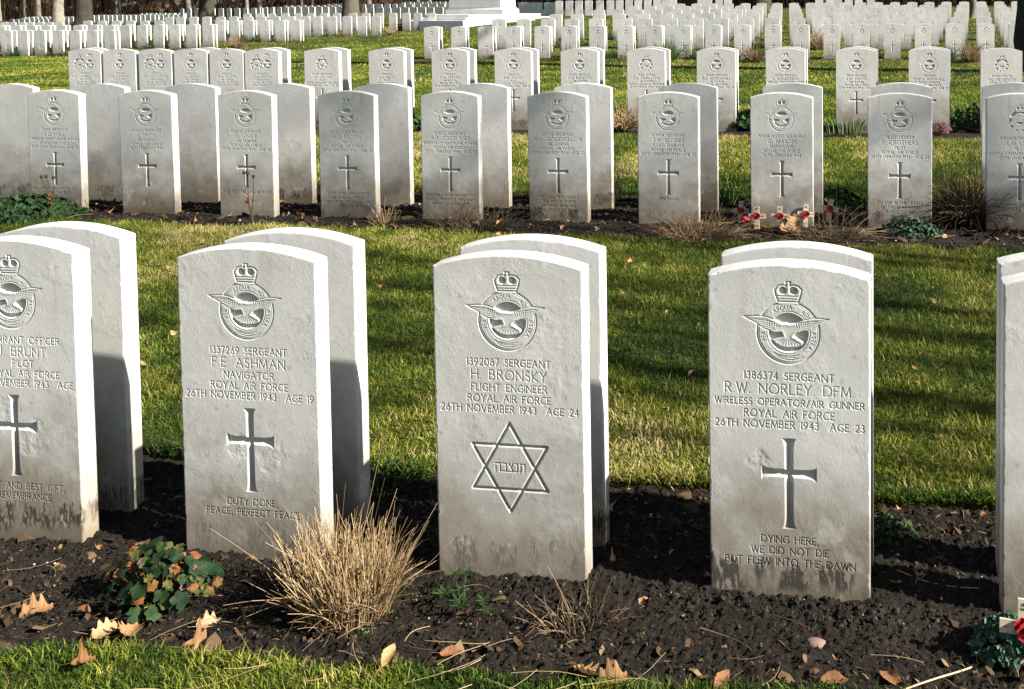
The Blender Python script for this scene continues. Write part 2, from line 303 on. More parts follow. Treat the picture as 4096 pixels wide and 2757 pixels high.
def soil_z(X, Y, d):
    h = .020*fbm(X*9, Y*9, 21, 3)+.015*(fbm(X*38, Y*38, 22, 3)-.4)+.012*(np.abs(vn(X*95, Y*95, 23)-.5)*2)
    if d < .012: h = h+.006*vn(X*180, Y*180, 24)
    return G(X, Y)-.028+h
def build_bed(k, d, x0, x1):
    a, b, *_ , sk = BEDS[k]; a -= .15; b += .15
    X, Y = np.meshgrid(np.arange(x0, x1, d), np.arange(a-.05, b+.05, d)); Y = Y+sk*X
    bm = bedmask(X, Y); Z = soil_z(X, Y, d)-.10*(1-bm)
    if k == 'A': Z += .022*np.exp(-((Y-.02)/.16)**2)*vn(X*3, Y*3, 5)
    n, m = X.shape; i = np.arange(n*m).reshape(n, m)
    q = np.stack([i[:-1, :-1], i[:-1, 1:], i[1:, 1:], i[1:, :-1]], -1).reshape(-1, 4)
    keep = (bm.ravel()[q].max(1) > .02); q = q[keep]
    u, inv = np.unique(q, return_inverse=True)
    o = obj('soil_bed', npmesh('soil_bed', np.stack([X, Y, Z], -1).reshape(-1, 3)[u], inv.reshape(-1, 4), smooth=True), SOIL); o['kind'] = 'structure'
build_lawn()
build_bed('A', .006, -3.1, 2.3); build_bed('B', .010, -7.6, 2.9); build_bed('C', .025, -10, 4)
def build_strips():
    Vs, Qs, n0 = [], [], 0
    for (yr, x0, x1) in STRIPS:
        d = .06; X, Y = np.meshgrid(np.arange(x0-1, x1+1, d), np.arange(yr-.4, yr+.55, d))
        bm = bedmask(X, Y); Z = G(X, Y)-.03+.05*fbm(X*7, Y*7, 31, 3)-.10*(1-bm)
        n, m = X.shape; i = np.arange(n*m).reshape(n, m)+n0
        Qs.append(np.stack([i[:-1, :-1], i[:-1, 1:], i[1:, 1:], i[1:, :-1]], -1).reshape(-1, 4)); Vs.append(np.stack([X, Y, Z], -1).reshape(-1, 3)); n0 += n*m
    o = obj('soil_bed', npmesh('soil_bed', np.concatenate(Vs), np.concatenate(Qs), smooth=True), SOIL); o['kind'] = 'structure'
build_strips()

# ---------------------------------------------------------------- stroke lettering
def arc(cx, cy, rx, ry, a0, a1, n=9):
    t = np.radians(np.linspace(a0, a1, n)); return [(cx+rx*math.cos(a), cy+ry*math.sin(a)) for a in t]
GL = {
 'A': (.78, [[(0, 0), (.39, 1), (.78, 0)], [(.14, .36), (.64, .36)]]),
 'B': (.56, [[(0, 0), (0, 1)]+arc(.27, .76, .2, .24, 90, -90)+[(0, .52)], arc(.29, .26, .25, .26, 90, -90)+[(0, 0)]]),
 'C': (.74, [arc(.46, .5, .46, .5, 48, 312, 14)]),
 'D': (.74, [[(0, 0), (0, 1), (.2, 1)]+arc(.24, .5, .5, .5, 90, -90, 12)+[(0, 0)]]),
 'E': (.46, [[(.46, 1), (0, 1), (0, 0), (.48, 0)], [(0, .52), (.38, .52)]]),
 'F': (.44, [[(.46, 1), (0, 1), (0, 0)], [(0, .52), (.36, .52)]]),
 'G': (.78, [arc(.46, .5, .46, .5, 48, 318, 14)+[(.78, .44), (.56, .44)]]),
 'H': (.68, [[(0, 0), (0, 1)], [(.68, 0), (.68, 1)], [(0, .52), (.68, .52)]]),
 'I': (.0, [[(0, 0), (0, 1)]]),
 'J': (.24, [[(.24, 1), (.24, .2)]+arc(.08, .2, .16, .22, 0, -110, 5)]),
 'K': (.58, [[(0, 0), (0, 1)], [(.54, 1), (0, .46), (.58, 0)]]),
 'L': (.46, [[(0, 1), (0, 0), (.46, 0)]]),
 'M': (.88, [[(0, 0), (.08, 1), (.44, .12), (.80, 1), (.88, 0)]]),
 'N': (.72, [[(0, 0), (0, 1), (.72, 0), (.72, 1)]]),
 'O': (.92, [arc(.46, .5, .46, .5, 0, 360, 18)]),
 'P': (.5, [[(0, 0), (0, 1), (.22, 1)]+arc(.24, .74, .26, .26, 90, -90)+[(0, .48)]]),
 'Q': (.92, [arc(.46, .5, .46, .5, 0, 360, 18), [(.5, .2), (.9, -.12)]]),
 'R': (.58, [[(0, 0), (0, 1), (.22, 1)]+arc(.24, .75, .26, .25, 90, -90)+[(0, .5)], [(.22, .5), (.6, 0)]]),
 'S': (.46, [arc(.24, .755, .21, .245, 40, 262, 9)+arc(.23, .255, .23, .255, 82, -140, 9)]),
 'T': (.64, [[(0, 1), (.64, 1)], [(.32, 1), (.32, 0)]]),
 'U': (.66, [[(0, 1), (0, .33)]+arc(.33, .33, .33, .33, 180, 360, 9)+[(.66, 1)]]),
 'V': (.72, [[(0, 1), (.36, 0), (.72, 1)]]),
 'W': (1.0, [[(0, 1), (.26, 0), (.5, .95), (.74, 0), (1.0, 1)]]),
 'X': (.62, [[(0, 0), (.62, 1)], [(0, 1), (.62, 0)]]),
 'Y': (.64, [[(0, 1), (.32, .5), (.64, 1)], [(.32, .5), (.32, 0)]]),
 'Z': (.6, [[(0, 1), (.6, 1), (0, 0), (.6, 0)]]),
 '0': (.6, [arc(.3, .5, .3, .5, 0, 360, 16)]), '1': (.08, [[(.0, .9), (.08, 1), (.08, 0)]]),
 '2': (.5, [arc(.25, .72, .23, .28, 160, -30, 8)+[(0, 0), (.52, 0)]]),
 '3': (.46, [arc(.22, .77, .2, .23, 140, -90, 8), arc(.2, .27, .25, .27, 90, -140, 8)]),
 '4': (.54, [[(.38, 0), (.38, 1), (0, .3), (.54, .3)]]),
 '5': (.46, [[(.44, 1), (.1, 1), (.06, .56)]+arc(.2, .31, .26, .31, 115, -130, 8)]),
 '6': (.52, [[(.42, 1), (.08, .5)], arc(.26, .3, .26, .3, 0, 360, 12)]),
 '7': (.5, [[(0, 1), (.5, 1), (.16, 0)]]),
 '8': (.5, [arc(.25, .77, .19, .23, 0, 360, 12), arc(.25, .27, .25, .27, 0, 360, 12)]),
 '9': (.52, [[(.1, 0), (.44, .5)], arc(.26, .7, .26, .3, 0, 360, 12)]),
 '.': (.05, [[(.02, .03), (.04, .05)]]), ',': (.1, [[(.08, .06), (.0, -.16)]]), '/': (.4, [[(0, -.05), (.4, 1.05)]]),
 "'": (.05, [[(.04, 1), (.0, .78)]]), '-': (.25, [[(0, .45), (.25, .45)]]), ' ': (.42, [])}
def text_width(s, tr=.26): return sum(GL[c][0]+tr for c in s)-tr
def text_strokes(s, cap, x0, z0, tr=.26):
    out = []; x = 0
    for c in s:
        wd, st = GL[c]
        for p in st: out.append([(x0+(x+a)*cap, z0+b*cap) for a, b in p])
        x += wd+tr
    return out
HEB = [  # five letters, left to right as seen: he bet tsadi nun tav
 (.62, [[(0, .95), (.62, .95), (.62, 0)], [(.08, .55), (.08, 0)]]),
 (.6, [[(0, .95), (.52, .95), (.52, 0)], [(-.04, 0), (.64, 0)]]),
 (.6, [[(0, 1), (.55, .05)], [(.58, 1), (.3, .55)], [(-.02, .0), (.58, .0)]]),
 (.3, [[(.0, .95), (.26, .95), (.26, 0), (-.06, 0)]]),
 (.66, [[(.02, .95), (.64, .95), (.64, 0)], [(.16, .95), (.14, .1), (-.04, 0)]])]

# ---------------------------------------------------------------- headstones
SW, SH, ST, RISE = .381, .7715, .056, .030
class Face:
    def __init__(s, d, zmin=-.10, seed=0, chip=1.0):
        s.nx = int(round(SW/d))+1; s.zmin = zmin
        s.x = np.linspace(-SW/2, SW/2, s.nx); s.top = SH+RISE*(1-(s.x/(SW/2))**2)
        s.nz = int(round((SH+RISE-zmin)/d))+1; w_ = np.linspace(0, 1, s.nz)[:, None]
        s.X = np.broadcast_to(s.x, (s.nz, s.nx)).copy(); s.Z = zmin+w_*(s.top[None]-zmin); s.h = np.zeros((s.nz, s.nx)); s.d = d
        s.regions = []
        # worn arrises and small chips along the edges
        e = np.minimum(SW/2-np.abs(s.X), (s.top[None]-s.Z)*.97)
        r = .0022+.003*chip*np.clip(fbm(s.X*45+seed*3.1, s.Z*45, 51+seed, 3)-.52, 0, 1)*4
        if d < .003: s.h -= .8*np.clip(r-e, 0, None)
    def win(s, x0, x1, z0, z1, pad):
        c0 = int(np.searchsorted(s.x, x0-pad)); c1 = int(np.searchsorted(s.x, x1+pad))
        f = lambda z, t: (z-s.zmin)/(t-s.zmin)*(s.nz-1)
        r0 = max(0, int(math.floor(f(z0-pad, SH+RISE)))); r1 = min(s.nz, int(math.ceil(f(z1+pad, SH)))+1)
        return slice(r0, max(r0, r1)), slice(c0, c1)
    def seg(s, a, b, hw, dep):
        sl = s.win(min(a[0], b[0]), max(a[0], b[0]), min(a[1], b[1]), max(a[1], b[1]), hw)
        X = s.X[sl]
        if X.size == 0: return
        Z = s.Z[sl]; dx, dz = b[0]-a[0], b[1]-a[1]; L = dx*dx+dz*dz+1e-12
        t = np.clip(((X-a[0])*dx+(Z-a[1])*dz)/L, 0, 1); D = np.hypot(X-a[0]-t*dx, Z-a[1]-t*dz)
        s.h[sl] = np.minimum(s.h[sl], -dep*np.clip(1-D/hw, 0, 1))
    def strokes(s, pl, hw, dep):
        for p in pl:
            for a, b in zip(p[:-1], p[1:]): s.seg(a, b, hw, dep)
    def sdf(s, poly, sl):
        X = s.X[sl]; Z = s.Z[sl]; D = np.full(X.shape, 9.0); ins = np.zeros(X.shape, bool); P = list(poly)
        for (ax, az), (bx, bz) in zip(P, P[1:]+P[:1]):
            dx, dz = bx-ax, bz-az; L = dx*dx+dz*dz+1e-12; t = np.clip(((X-ax)*dx+(Z-az)*dz)/L, 0, 1)
            D = np.minimum(D, np.hypot(X-ax-t*dx, Z-az-t*dz))
            c = ((az > Z) != (bz > Z)); ins ^= c & (X < (bx-ax)*(Z-az)/(bz-az+1e-12)+ax)
        return np.where(ins, -D, D)
    def text(s, t, zc, cap, hw, dep, xo=0.0, width=None, reg='inscription'):
        tr = .26; wd = text_width(t, tr)*cap
        if width and wd > width: cap = cap*width/wd; wd = width
        s.strokes(text_strokes(t, cap, -wd/2+xo, zc-cap/2, tr), hw, dep)
        x0, x1, z0, z1 = -wd/2+xo-.006, wd/2+xo+.006, zc-.0155, zc+.0155
        s.regions.append((reg, lambda X, Z: (X > x0) & (X < x1) & (Z > z0) & (Z < z1)))
CROWN = [(-.024, .074), (-.030, .092), (-.032, .103), (-.024, .111), (-.011, .114), (-.004, .111), (-.005, .121), (.005, .121), (.004, .111), (.011, .114), (.024, .111), (.032, .103), (.030, .092), (.024, .074)]
EAGLE = [(-.1055, .036), (-.07, .038), (-.05, .0365), (-.03, .028), (-.017, .021), (-.006, .0215), (.004, .020), (.018, .0225), (.036, .031), (.06, .037), (.095, .0355), (.085, .030), (.075, .026), (.066, .020), (.057, .012), (.046, .006), (.032, .004), (.018, -.001), (.011, -.009), (.036, -.022), (.031, -.029), (.018, -.034), (.0, -.036), (-.016, -.034), (-.028, -.028), (-.038, -.019), (-.012, -.009), (-.016, .001), (-.03, -.001), (-.044, .004), (-.056, .008), (-.068, .016), (-.082, .024), (-.095, .030)]
def badge_eagle(F, cx=0.0, cz=.640, k=1.0, text=True):
    T = lambda P: [(cx+a*k, cz+b*k) for a, b in P]
    sl = F.win(cx-.11*k, cx+.11*k, cz-.08*k, cz+.125*k, .004); X = (F.X[sl]-cx)/k; Z = (F.Z[sl]-cz)/k; r = np.hypot(X, Z); h = F.h[sl]
    bird = F.sdf(T(EAGLE), sl)/k
    for rr, hw, dp in ((.0736, .0026, .0028), (.0692, .0014, .0012), (.0512, .0013, .0012)):
        g = -dp*np.clip(1-np.abs(r-rr)/hw, 0, 1); g = np.where(bird < .0015, 0, g); g = np.where((Z > .068) & (np.abs(X) < .024), 0, g); h = np.minimum(h, g)
    rec = -(.0065 if F.d < .003 else .012)*sstep(0, .003, .0475-r)*sstep(0, .0026, bird); h = np.minimum(h, rec)
    h = np.minimum(h, -.0015*np.clip(1-np.abs(bird)/.0018, 0, 1))
    # slightly hollowed wings so the feathers catch the light
    h = np.where(bird < -.002, np.minimum(h, -.0006*sstep(.002, .008, -bird)), h)
    cr = F.sdf(T(CROWN), sl)/k
    h = np.minimum(h, -.0026*np.clip(1-np.abs(cr)/.0022, 0, 1))
    for sx in (-1, 1):
        e = np.hypot((X-sx*.0125)/.0105, (Z-.0985)/np.where(Z > .0985, .0115, .0075)); h = np.minimum(h, -.0058*sstep(1.05, .7, e)*(1-.5*np.clip(1-np.abs(X-sx*.012)/.0025, 0, 1)))
    F.h[sl] = h
    st = [[(-.026, .080), (.026, .080)], [(-.028, .087), (.028, .087)]]
    for sx in (-1, 1):
        kx = sx*(1 if sx < 0 else .9)
        for (xa, za, xb, zb) in ((.102, .0345, .026, .0235), (.094, .0300, .034, .0190), (.082, .0245, .036, .0135), (.069, .0170, .034, .0085), (.057, .0095, .030, .0050)): st += [[(kx*xa, za), (kx*(xa*.55+xb*.45), za*.55+zb*.45-.0012), (kx*xb, zb)]]
        for i in range(6): st += [[(kx*(.020+.006*i), .0215+.0014*i), (kx*(.0235+.0055*i), .0115+.0012*i)]]
    for a in range(-4, 5): st += [[(a*.0035, -.016), (a*.0078, -.031)]]
    st += [arc(0, 0, .0595, .0595, 235, 285, 8), arc(.004, -.002, .0640, .0625, 240, 300, 8), arc(.0, .004, .0640, .0600, 250, 292, 8)]
    F.strokes([T(p) for p in st], .0013*k, .0016)
    if text:
        R0 = .0555
        for word, ang in (('PER', 190), ('ARDUA', 104), ('AD', 50), ('ASTRA', -18)):
            cap = .0098; wd = text_width(word, .3)*cap; x = -wd/2
            for c in word:
                gw, ps = GL[c]
                for p in ps:
                    q = []
                    for a, b in p:
                        th = math.radians(ang)-(x+a*cap)/(R0+.005); rr = R0+b*cap; q.append((rr*math.cos(th), rr*math.sin(th)))
                    F.strokes([T(q)], .0011*k, .0013)
                x += (gw+.3)*cap
    F.regions.append(('badge', lambda A, B: (np.hypot(A-cx, B-cz) < .0765*k) | ((np.abs(A-cx) < .034*k) & (B > cz+.06*k) & (B < cz+.124*k)) | ((np.abs(A-cx) < .108*k) & (np.abs(B-cz-.028*k) < .013*k))))
def badge_wreath(F, cx=0.0, cz=.640, k=1.0):
    sl = F.win(cx-.09*k, cx+.09*k, cz-.09*k, cz+.125*k, .004); X = (F.X[sl]-cx)/k; Z = (F.Z[sl]-cz)/k; r = np.hypot(X, Z); h = F.h[sl]
    dist = np.abs(r-.033)-.0115                                    # ring, raised
    inner = np.hypot(X/.020, (Z+.001)/.008)-1; dist = np.minimum(dist, inner*.008)
    for a in (-18, -58, -90, -122, -162):                           # leaf lobes
        dist = np.minimum(dist, np.hypot(X-.050*math.cos(math.radians(a)), Z-.050*math.sin(math.radians(a)))-.0135)
    dist = np.minimum(dist, np.hypot(np.maximum(np.abs(X)-.066, 0), Z-.013-.10*np.abs(X))-.007)
    T = [(cx+a*k, cz+(b-.022)*k) for a, b in CROWN]; cr = F.sdf(T, sl)/k; dist = np.minimum(dist, cr)
    rec = -(.0085 if F.d < .003 else .012)*sstep(0, .003, .0625-r)*sstep(0, .0028, dist); h = np.minimum(h, rec)
    h = np.minimum(h, -.0022*np.clip(1-np.abs(np.where(r > .0625, cr, 1))/.002, 0, 1))
    for sx in (-1, 1): h = np.minimum(h, -.004*sstep(1.05, .7, np.hypot((X-sx*.0125)/.008, (Z-.0765)/.008)))
    h = np.minimum(h, -.0015*np.clip(1-np.abs(r-.033)/.0015, 0, 1)*(np.abs(X) < .05))
    F.h[sl] = h
    F.regions.append(('badge', lambda A, B: (np.hypot(A-cx, B-cz) < .066*k) | ((np.abs(A-cx) < .034*k) & (B > cz+.04*k) & (B < cz+.102*k))))
def badge_plain(F, cz=.640):
    r = np.hypot(F.X, F.Z-cz); bird = np.abs(F.Z-cz-.012-.25*np.abs(F.X))-.009
    F.h = np.minimum(F.h, -.0032*sstep(.058, .038, r)*sstep(-.004, .010, bird))
def cross_cut(F, zt=.386, zb=.168, zx=.302, arm=.064, hw=.0100, dep=.0098):
    sl = F.win(-arm-.02, arm+.02, zb-.01, zt+.01, .004); X = F.X[sl]; Z = F.Z[sl]
    fl = lambda e: hw*(1+.75*np.exp(-np.clip(e, 0, 1)/.0085))
    wv = fl(np.minimum(zt-Z, Z-zb)); wh = fl(arm-np.abs(X))
    v = dep*np.clip(1-np.abs(X)/wv, 0, 1)*((Z < zt) & (Z > zb)); hh = dep*np.clip(1-np.abs(Z-zx)/wh, 0, 1)*(np.abs(X) < arm)
    F.h[sl] = np.minimum(F.h[sl], -np.maximum(v, hh))
    F.regions.append(('cross', lambda A, B: ((np.abs(A) < hw*1.35) & (B > zb-.003) & (B < zt+.003)) | ((np.abs(A) < arm+.003) & (np.abs(B-zx) < hw*1.35))))
def star_cut(F, zc=.2735, R=.1105):
    P = lambda o: [(R*math.cos(math.radians(a+o)), zc+R*math.sin(math.radians(a+o))) for a in (90, 210, 330, 450)]
    F.strokes([P(0), P(60+120)], .0046, .0055)
    wd = sum(w_+.22 for w_, _ in HEB)*.021; x = -wd/2+.002
    for w_, ps in HEB:
        for p in ps: F.strokes([[(x+a*.021, zc-.0105+b*.021) for a, b in p]], .0018, .0028)
        x += (w_+.22)*.021
    F.regions.append(('star', lambda A, B: np.hypot(A, B-zc) < R+.004))
STONE_SEED = [0]
def stone_meshes(F, name='headstone', zback=None):
    """front relief split into parts + plain sides, top and back"""
    nz, nx = F.nz, F.nx; i = np.arange(nz*nx).reshape(nz, nx)
    V = np.stack([F.X, -F.h, F.Z], -1).reshape(-1, 3)
    q = np.stack([i[:-1, :-1], i[:-1, 1:], i[1:, 1:], i[1:, :-1]], -1).reshape(-1, 4)
    cx = .25*(F.X[:-1, :-1]+F.X[:-1, 1:]+F.X[1:, 1:]+F.X[1:, :-1]).ravel(); cz = .25*(F.Z[:-1, :-1]+F.Z[:-1, 1:]+F.Z[1:, 1:]+F.Z[1:, :-1]).ravel()
    lab = np.zeros(len(q), int); names = ['headstone']
    for nm, fn in F.regions:
        if nm not in names: names.append(nm)
        lab[(lab == 0) & fn(cx, cz)] = names.index(nm)
    out = {}
    for j, nm in enumerate(names):
        qq = q[lab == j]
        if len(qq) == 0: continue
        if nm == 'headstone':
            bl = np.concatenate([i[:, 0][::-1], i[0, 1:], i[1:, -1], i[-1, :-1][::-1]])   # left down, bottom, right up, top back
            fr = V[bl]; bk = fr.copy(); bk[:, 1] = ST
            nb = len(bl); b0 = len(V); Vb = np.vstack([V, fr, bk, bk])
            sq = np.array([[b0+a, b0+nb+a, b0+nb+(a+1) % nb, b0+(a+1) % nb] for a in range(nb)])
            # back: strips across
            L = i[:, 0]; cl = {int(v_): b0+2*nb+n_ for n_, v_ in enumerate(bl)}
            bq = [[cl[int(i[r, 0])], cl[int(i[r+1, 0])], cl[int(i[r+1, -1])], cl[int(i[r, -1])]] for r in range(nz-1)]
            tp = [cl[int(a)] for a in i[-1]]; bt = [[tp[a], tp[a+1], tp[0]] for a in range(1, nx-1)]
            allq = np.vstack([qq, sq, np.array(bq)]); u, inv = np.unique(np.r_[allq.ravel(), np.array(bt).ravel()], return_inverse=True)
            nq = allq.size; fm = np.zeros(len(allq)+len(bt), bool); fm[len(qq):] = True; 
            out[nm] = npmesh(nm, Vb[u], inv[:nq].reshape(-1, 4), inv[nq:].reshape(-1, 3), True, flat_mask=fm)
        else:
            u, inv = np.unique(qq, return_inverse=True); out[nm] = npmesh(nm, V[u], inv.reshape(-1, 4), None, True)
    return out
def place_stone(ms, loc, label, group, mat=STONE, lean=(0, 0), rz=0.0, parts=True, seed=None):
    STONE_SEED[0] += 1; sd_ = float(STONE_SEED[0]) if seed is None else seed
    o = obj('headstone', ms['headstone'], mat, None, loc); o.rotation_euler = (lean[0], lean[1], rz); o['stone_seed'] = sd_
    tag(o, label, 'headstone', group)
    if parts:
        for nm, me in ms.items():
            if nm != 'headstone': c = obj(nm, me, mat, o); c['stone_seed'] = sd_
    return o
def erode(F, cx, cz, rx, rz, seed, dep=.0011):
    r = np.hypot((F.X-cx)/rx, (F.Z-cz)/rz); n = fbm(F.X*70+seed, F.Z*70, 81+seed, 4)
    F.h = F.h-dep*sstep(1.0, .55, r+.9*(fbm(F.X*28, F.Z*28, 83+seed, 3)-.45))*(n-.15)*1.6
def full_stone(lines, epi, d, badge='eagle', emblem='cross', seed=0, xo=0.0, exo=0.0, hw=.0014, dep=.0024, cap=.0172, ero=()):
    F = Face(d, seed=seed)
    if badge == 'eagle': badge_eagle(F, text=d < .003)
    elif badge == 'wreath': badge_wreath(F)
    elif badge == 'joint': badge_eagle(F, .058, .640, .95, False); badge_wreath(F, -.064, .640, 1.02)
    for t, z, c in zip(lines, (.535, .504, .472, .4445, .4185), (cap, .0240, cap, cap, cap)):
        F.text(t, z, c, hw, dep, xo, .352)
    if emblem == 'cross': cross_cut(F)
    elif emblem == 'star': star_cut(F)
    for e in ero: erode(F, *e)
    for j, t in enumerate(epi): F.text(t, .140-.0275*j, .0165, hw, dep, exo, .34, 'epitaph')
    return stone_meshes(F)
RAF = 'ROYAL AIR FORCE'; NOV = '26TH NOVEMBER 1943  AGE '; JAN = '20TH JANUARY 1944  AGE '; WOP = 'WIRELESS OPERATOR/AIR GUNNER'
GA, GB, GC = 'headstones in the nearest row', 'headstones in the second row', 'headstones in the sunlit third row'
DA = .00115
A = [
 (-2.468, ['WARRANT OFFICER', 'J. BRUNT', 'PILOT', RAF, NOV+'21'], ['LAST AND BEST GIFT,', 'REMEMBRANCE'], 'cross', 'nearest headstone cut off by the left frame edge, carved with a cross'),
 (-1.787, ['1337269 SERGEANT', 'F.E. ASHMAN', 'NAVIGATOR', RAF, NOV+'19'], ['DUTY DONE,', 'PEACE, PERFECT PEACE'], 'cross', 'nearest-row headstone carved AGE 19 with a cross, behind the dry straw tuft'),
 (-1.092, ['1392087 SERGEANT', 'H. BRONSKY', 'FLIGHT ENGINEER', RAF, NOV+'24'], [], 'star', 'headstone carved with a six-pointed star and Hebrew letters, centre of the nearest row'),
 (-.402, ['1386374 SERGEANT', 'R.W. NORLEY. DFM.', WOP, RAF, NOV+'23'], ['DYING HERE,', 'WE DID NOT DIE', 'BUT FLEW INTO THE DAWN'], 'cross', 'headstone with epitaph DYING HERE WE DID NOT DIE, ragged black algae along its foot'),
 (.280, [], [], 'cross', 'headstone cut off by the right frame edge, above the blue-green cushion plant')]
for k, (x, ln, ep, em, lb) in enumerate(A):
    ms = full_stone(ln, ep, DA if k < 4 else .002, 'eagle', em, k, .03 if k == 0 else 0, .02 if k == 0 else 0, ero=[[(-.03, .33, .035, .06, 3), (.05, .27, .05, .06, 5)], [(-.035, .285, .035, .05, 2), (.055, .27, .045, .05, 4)], [(.10, .55, .06, .2, 6, .0004)], [(-.07, .33, .035, .03, 7)], []][k])
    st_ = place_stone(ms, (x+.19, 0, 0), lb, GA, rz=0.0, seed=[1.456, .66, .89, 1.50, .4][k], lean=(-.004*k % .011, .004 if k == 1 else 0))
def plain_stone(d=.02, seed=0, zmin=-.25): F = Face(d, zmin, seed); return stone_meshes(F)
PL = plain_stone(.0022, 91, -.1); PL2 = plain_stone(.0022, 92, -.1)
for k, (x, lb) in enumerate([(-2.461, 'back of a blank headstone with a chipped top, behind the leftmost nearest stone'), (-1.769, 'back of a blank headstone, half in shadow, behind the AGE 19 stone'), (-1.092, 'back of a blank headstone just behind the stone with the six-pointed star'), (-.396, 'back of a blank headstone behind the DYING HERE stone'), (.289, 'back of a blank headstone peeping out at the right frame edge')]):
    place_stone(PL if k % 2 else PL2, (x+.19, .157, .004), lb, GA, rz=[.004, -.004, .003, 0, 0][k])
B = [
 (-5.629, ['1581191 SERGEANT', 'R.C. HALL', WOP, RAF, '15TH FEBRUARY 1944  AGE 22'], ['IN LOVING MEMORY OF SON', 'ONE OF THE BEST'], 'eagle', 'second-row headstone behind the low green shrub, leftmost one with carving'),
 (-4.96, ['1522652 SERGEANT', 'J. SMITH', 'AIR GUNNER', RAF, '15TH FEBRUARY 1944'], [], 'eagle', 'second-row headstone with cross but no epitaph, right of the green shrub'),
 (-4.265, ['1342051 SERGEANT', 'D. LOGUE', 'AIR GUNNER', RAF, JAN+'22'], ['GOD REST HIS SOUL IN PEACE'], 'eagle', 'second-row headstone with epitaph GOD REST HIS SOUL, bare rose stem before it'),
 (-3.569, ['FLIGHT LIEUTENANT', 'H.C. EATON', 'PILOT', RAF, JAN+'30'], ['THEIR DEAD ARE MARKED', 'ON ENGLISH STONES,', 'THEIR LOVES ON ENGLISH TREES'], 'eagle', 'second-row headstone of a flight lieutenant with epitaph about English stones'),
 (-2.881, ['1531532 SERGEANT', 'R.R. SCOTLAND', WOP, RAF, JAN+'22'], ['NEVER WILL YOUR MEMORY FADE,', 'GENTLE THOUGHTS EVER LINGER', 'WHERE YOU ARE LAID.'], 'eagle', 'second-row headstone with epitaph NEVER WILL YOUR MEMORY FADE'),
 (-2.177, ['1317752 SERGEANT', 'W.A. GOODFELLOW', 'AIR GUNNER', RAF, JAN+'22'], ['THE CALL WAS SHORT,', 'THE SHOCK SEVERE', 'TO PART WITH ONE', 'WE LOVED SO DEAR'], 'eagle', 'second-row headstone with epitaph THE CALL WAS SHORT, last line under algae'),
 (-1.479, ['1174434 SERGEANT', 'T.R. STONES', 'FLIGHT ENGINEER', RAF, JAN+'22'], ['RESURGAM'], 'eagle', 'second-row headstone with the single epitaph word RESURGAM'),
 (-.777, ['1538411 FLIGHT SERGEANT', 'C. MASON', 'NAVIGATOR', RAF, '20TH JANUARY 1944'], [], 'eagle', 'second-row headstone with small poppy crosses planted at its foot'),
 (-.07, ['PILOT OFFICER', 'F. CROTHERS', 'PILOT', RAF, JAN+'22'], ['TO LIVE IN THE HEARTS', 'OF THOSE WE LOVE', 'IS NOT TO DIE'], 'eagle', 'second-row headstone with epitaph TO LIVE IN THE HEARTS, pale ivy at its foot'),
 (.629, ['SQUADRON LEADER', 'L.M. LIND', 'PILOT', 'ROYAL CANADIAN AIR FORCE', '29TH JANUARY 1944'], ['OMNIA RELIQUIT', 'UT PATRIAM SERVARET'], 'wreath', 'second-row headstone with deep round wreath badge at the right frame edge')]
for k, (x, ln, ep, bd, lb) in enumerate(B):
    ms = full_stone(ln, ep, .0022, bd, 'cross', 10+k, hw=.0021, dep=.0022)
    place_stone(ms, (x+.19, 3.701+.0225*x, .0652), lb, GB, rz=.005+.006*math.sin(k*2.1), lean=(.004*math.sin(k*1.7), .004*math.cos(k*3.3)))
ORD = 'first second third fourth fifth sixth seventh eighth ninth tenth eleventh twelfth thirteenth fourteenth fifteenth sixteenth seventeenth eighteenth nineteenth twentieth twenty-first twenty-second twenty-third'.split()
PB = plain_stone(.006, 93, -.12)
for k, x in enumerate(ROWS['b'][3]):
    place_stone(PB, (x, 4.043+.0225*x, .075+.0025*k), f'stained blank back of a headstone, {ORD[k]} from left behind the second row', 'headstone backs behind the second row', rz=.0+.008*math.sin(k*1.9))
CN = [('FLIGHT LIEUTENANT', 'J.G. McLEAN'.upper(), 'PILOT', 'ROYAL CANADIAN AIR FORCE'), ('SERGEANT', 'E.H. KIELDS', 'PILOT', RAF), ('SERGEANT', 'C.A. GIFFARD', 'NAVIGATOR', RAF), ('SERGEANT', 'H.R. POLLES', 'PILOT', RAF), ('FLIGHT SERGEANT', 'G.M. BREWSTER', 'AIR GUNNER', RAF), ('PILOT OFFICER', 'R.E. JOHNSTONE', 'AIR BOMBER', 'ROYAL CANADIAN AIR FORCE'), ('1576845 SERGEANT', 'B.C. BORRADAILE', 'AIR GUNNER', RAF), ('1817449 SERGEANT', 'E. WOOLDRIDGE', WOP, RAF), ('1318451 SERGEANT', 'R.W. YOUNG', 'AIR GUNNER', RAF), ('SERGEANT', 'H.W.H. MARSHALL', 'FLIGHT ENGINEER', RAF), ('FLYING OFFICER', 'G.L. MESSENGER', 'ROYAL AUSTRALIAN', 'AIR FORCE')]
CB = ['wreath', 'eagle', 'eagle', 'eagle', 'eagle', 'wreath', 'eagle', 'eagle', 'eagle', 'eagle', 'wreath']
CL = ['third-row headstone with deep round badge, first spaced one right of the touching group', 'third-row headstone with eagle badge, second right of the touching group', 'third-row headstone with eagle badge, third right of the touching group', 'third-row headstone with eagle badge, fourth right of the touching group', 'third-row headstone with eagle badge, just left of the middle round-badge stone', 'third-row headstone with deep round badge, in the middle of the row', 'third-row headstone with eagle badge, just right of the middle round-badge stone', 'third-row headstone with eagle badge above green shoots, second right of the middle round badge', 'third-row headstone whose whole cross shows, between the poppy-cross and ivy stones in front', 'third-row headstone with purple heather at its foot, next to the rightmost round badge', 'third-row headstone with deep round badge at the right frame edge']
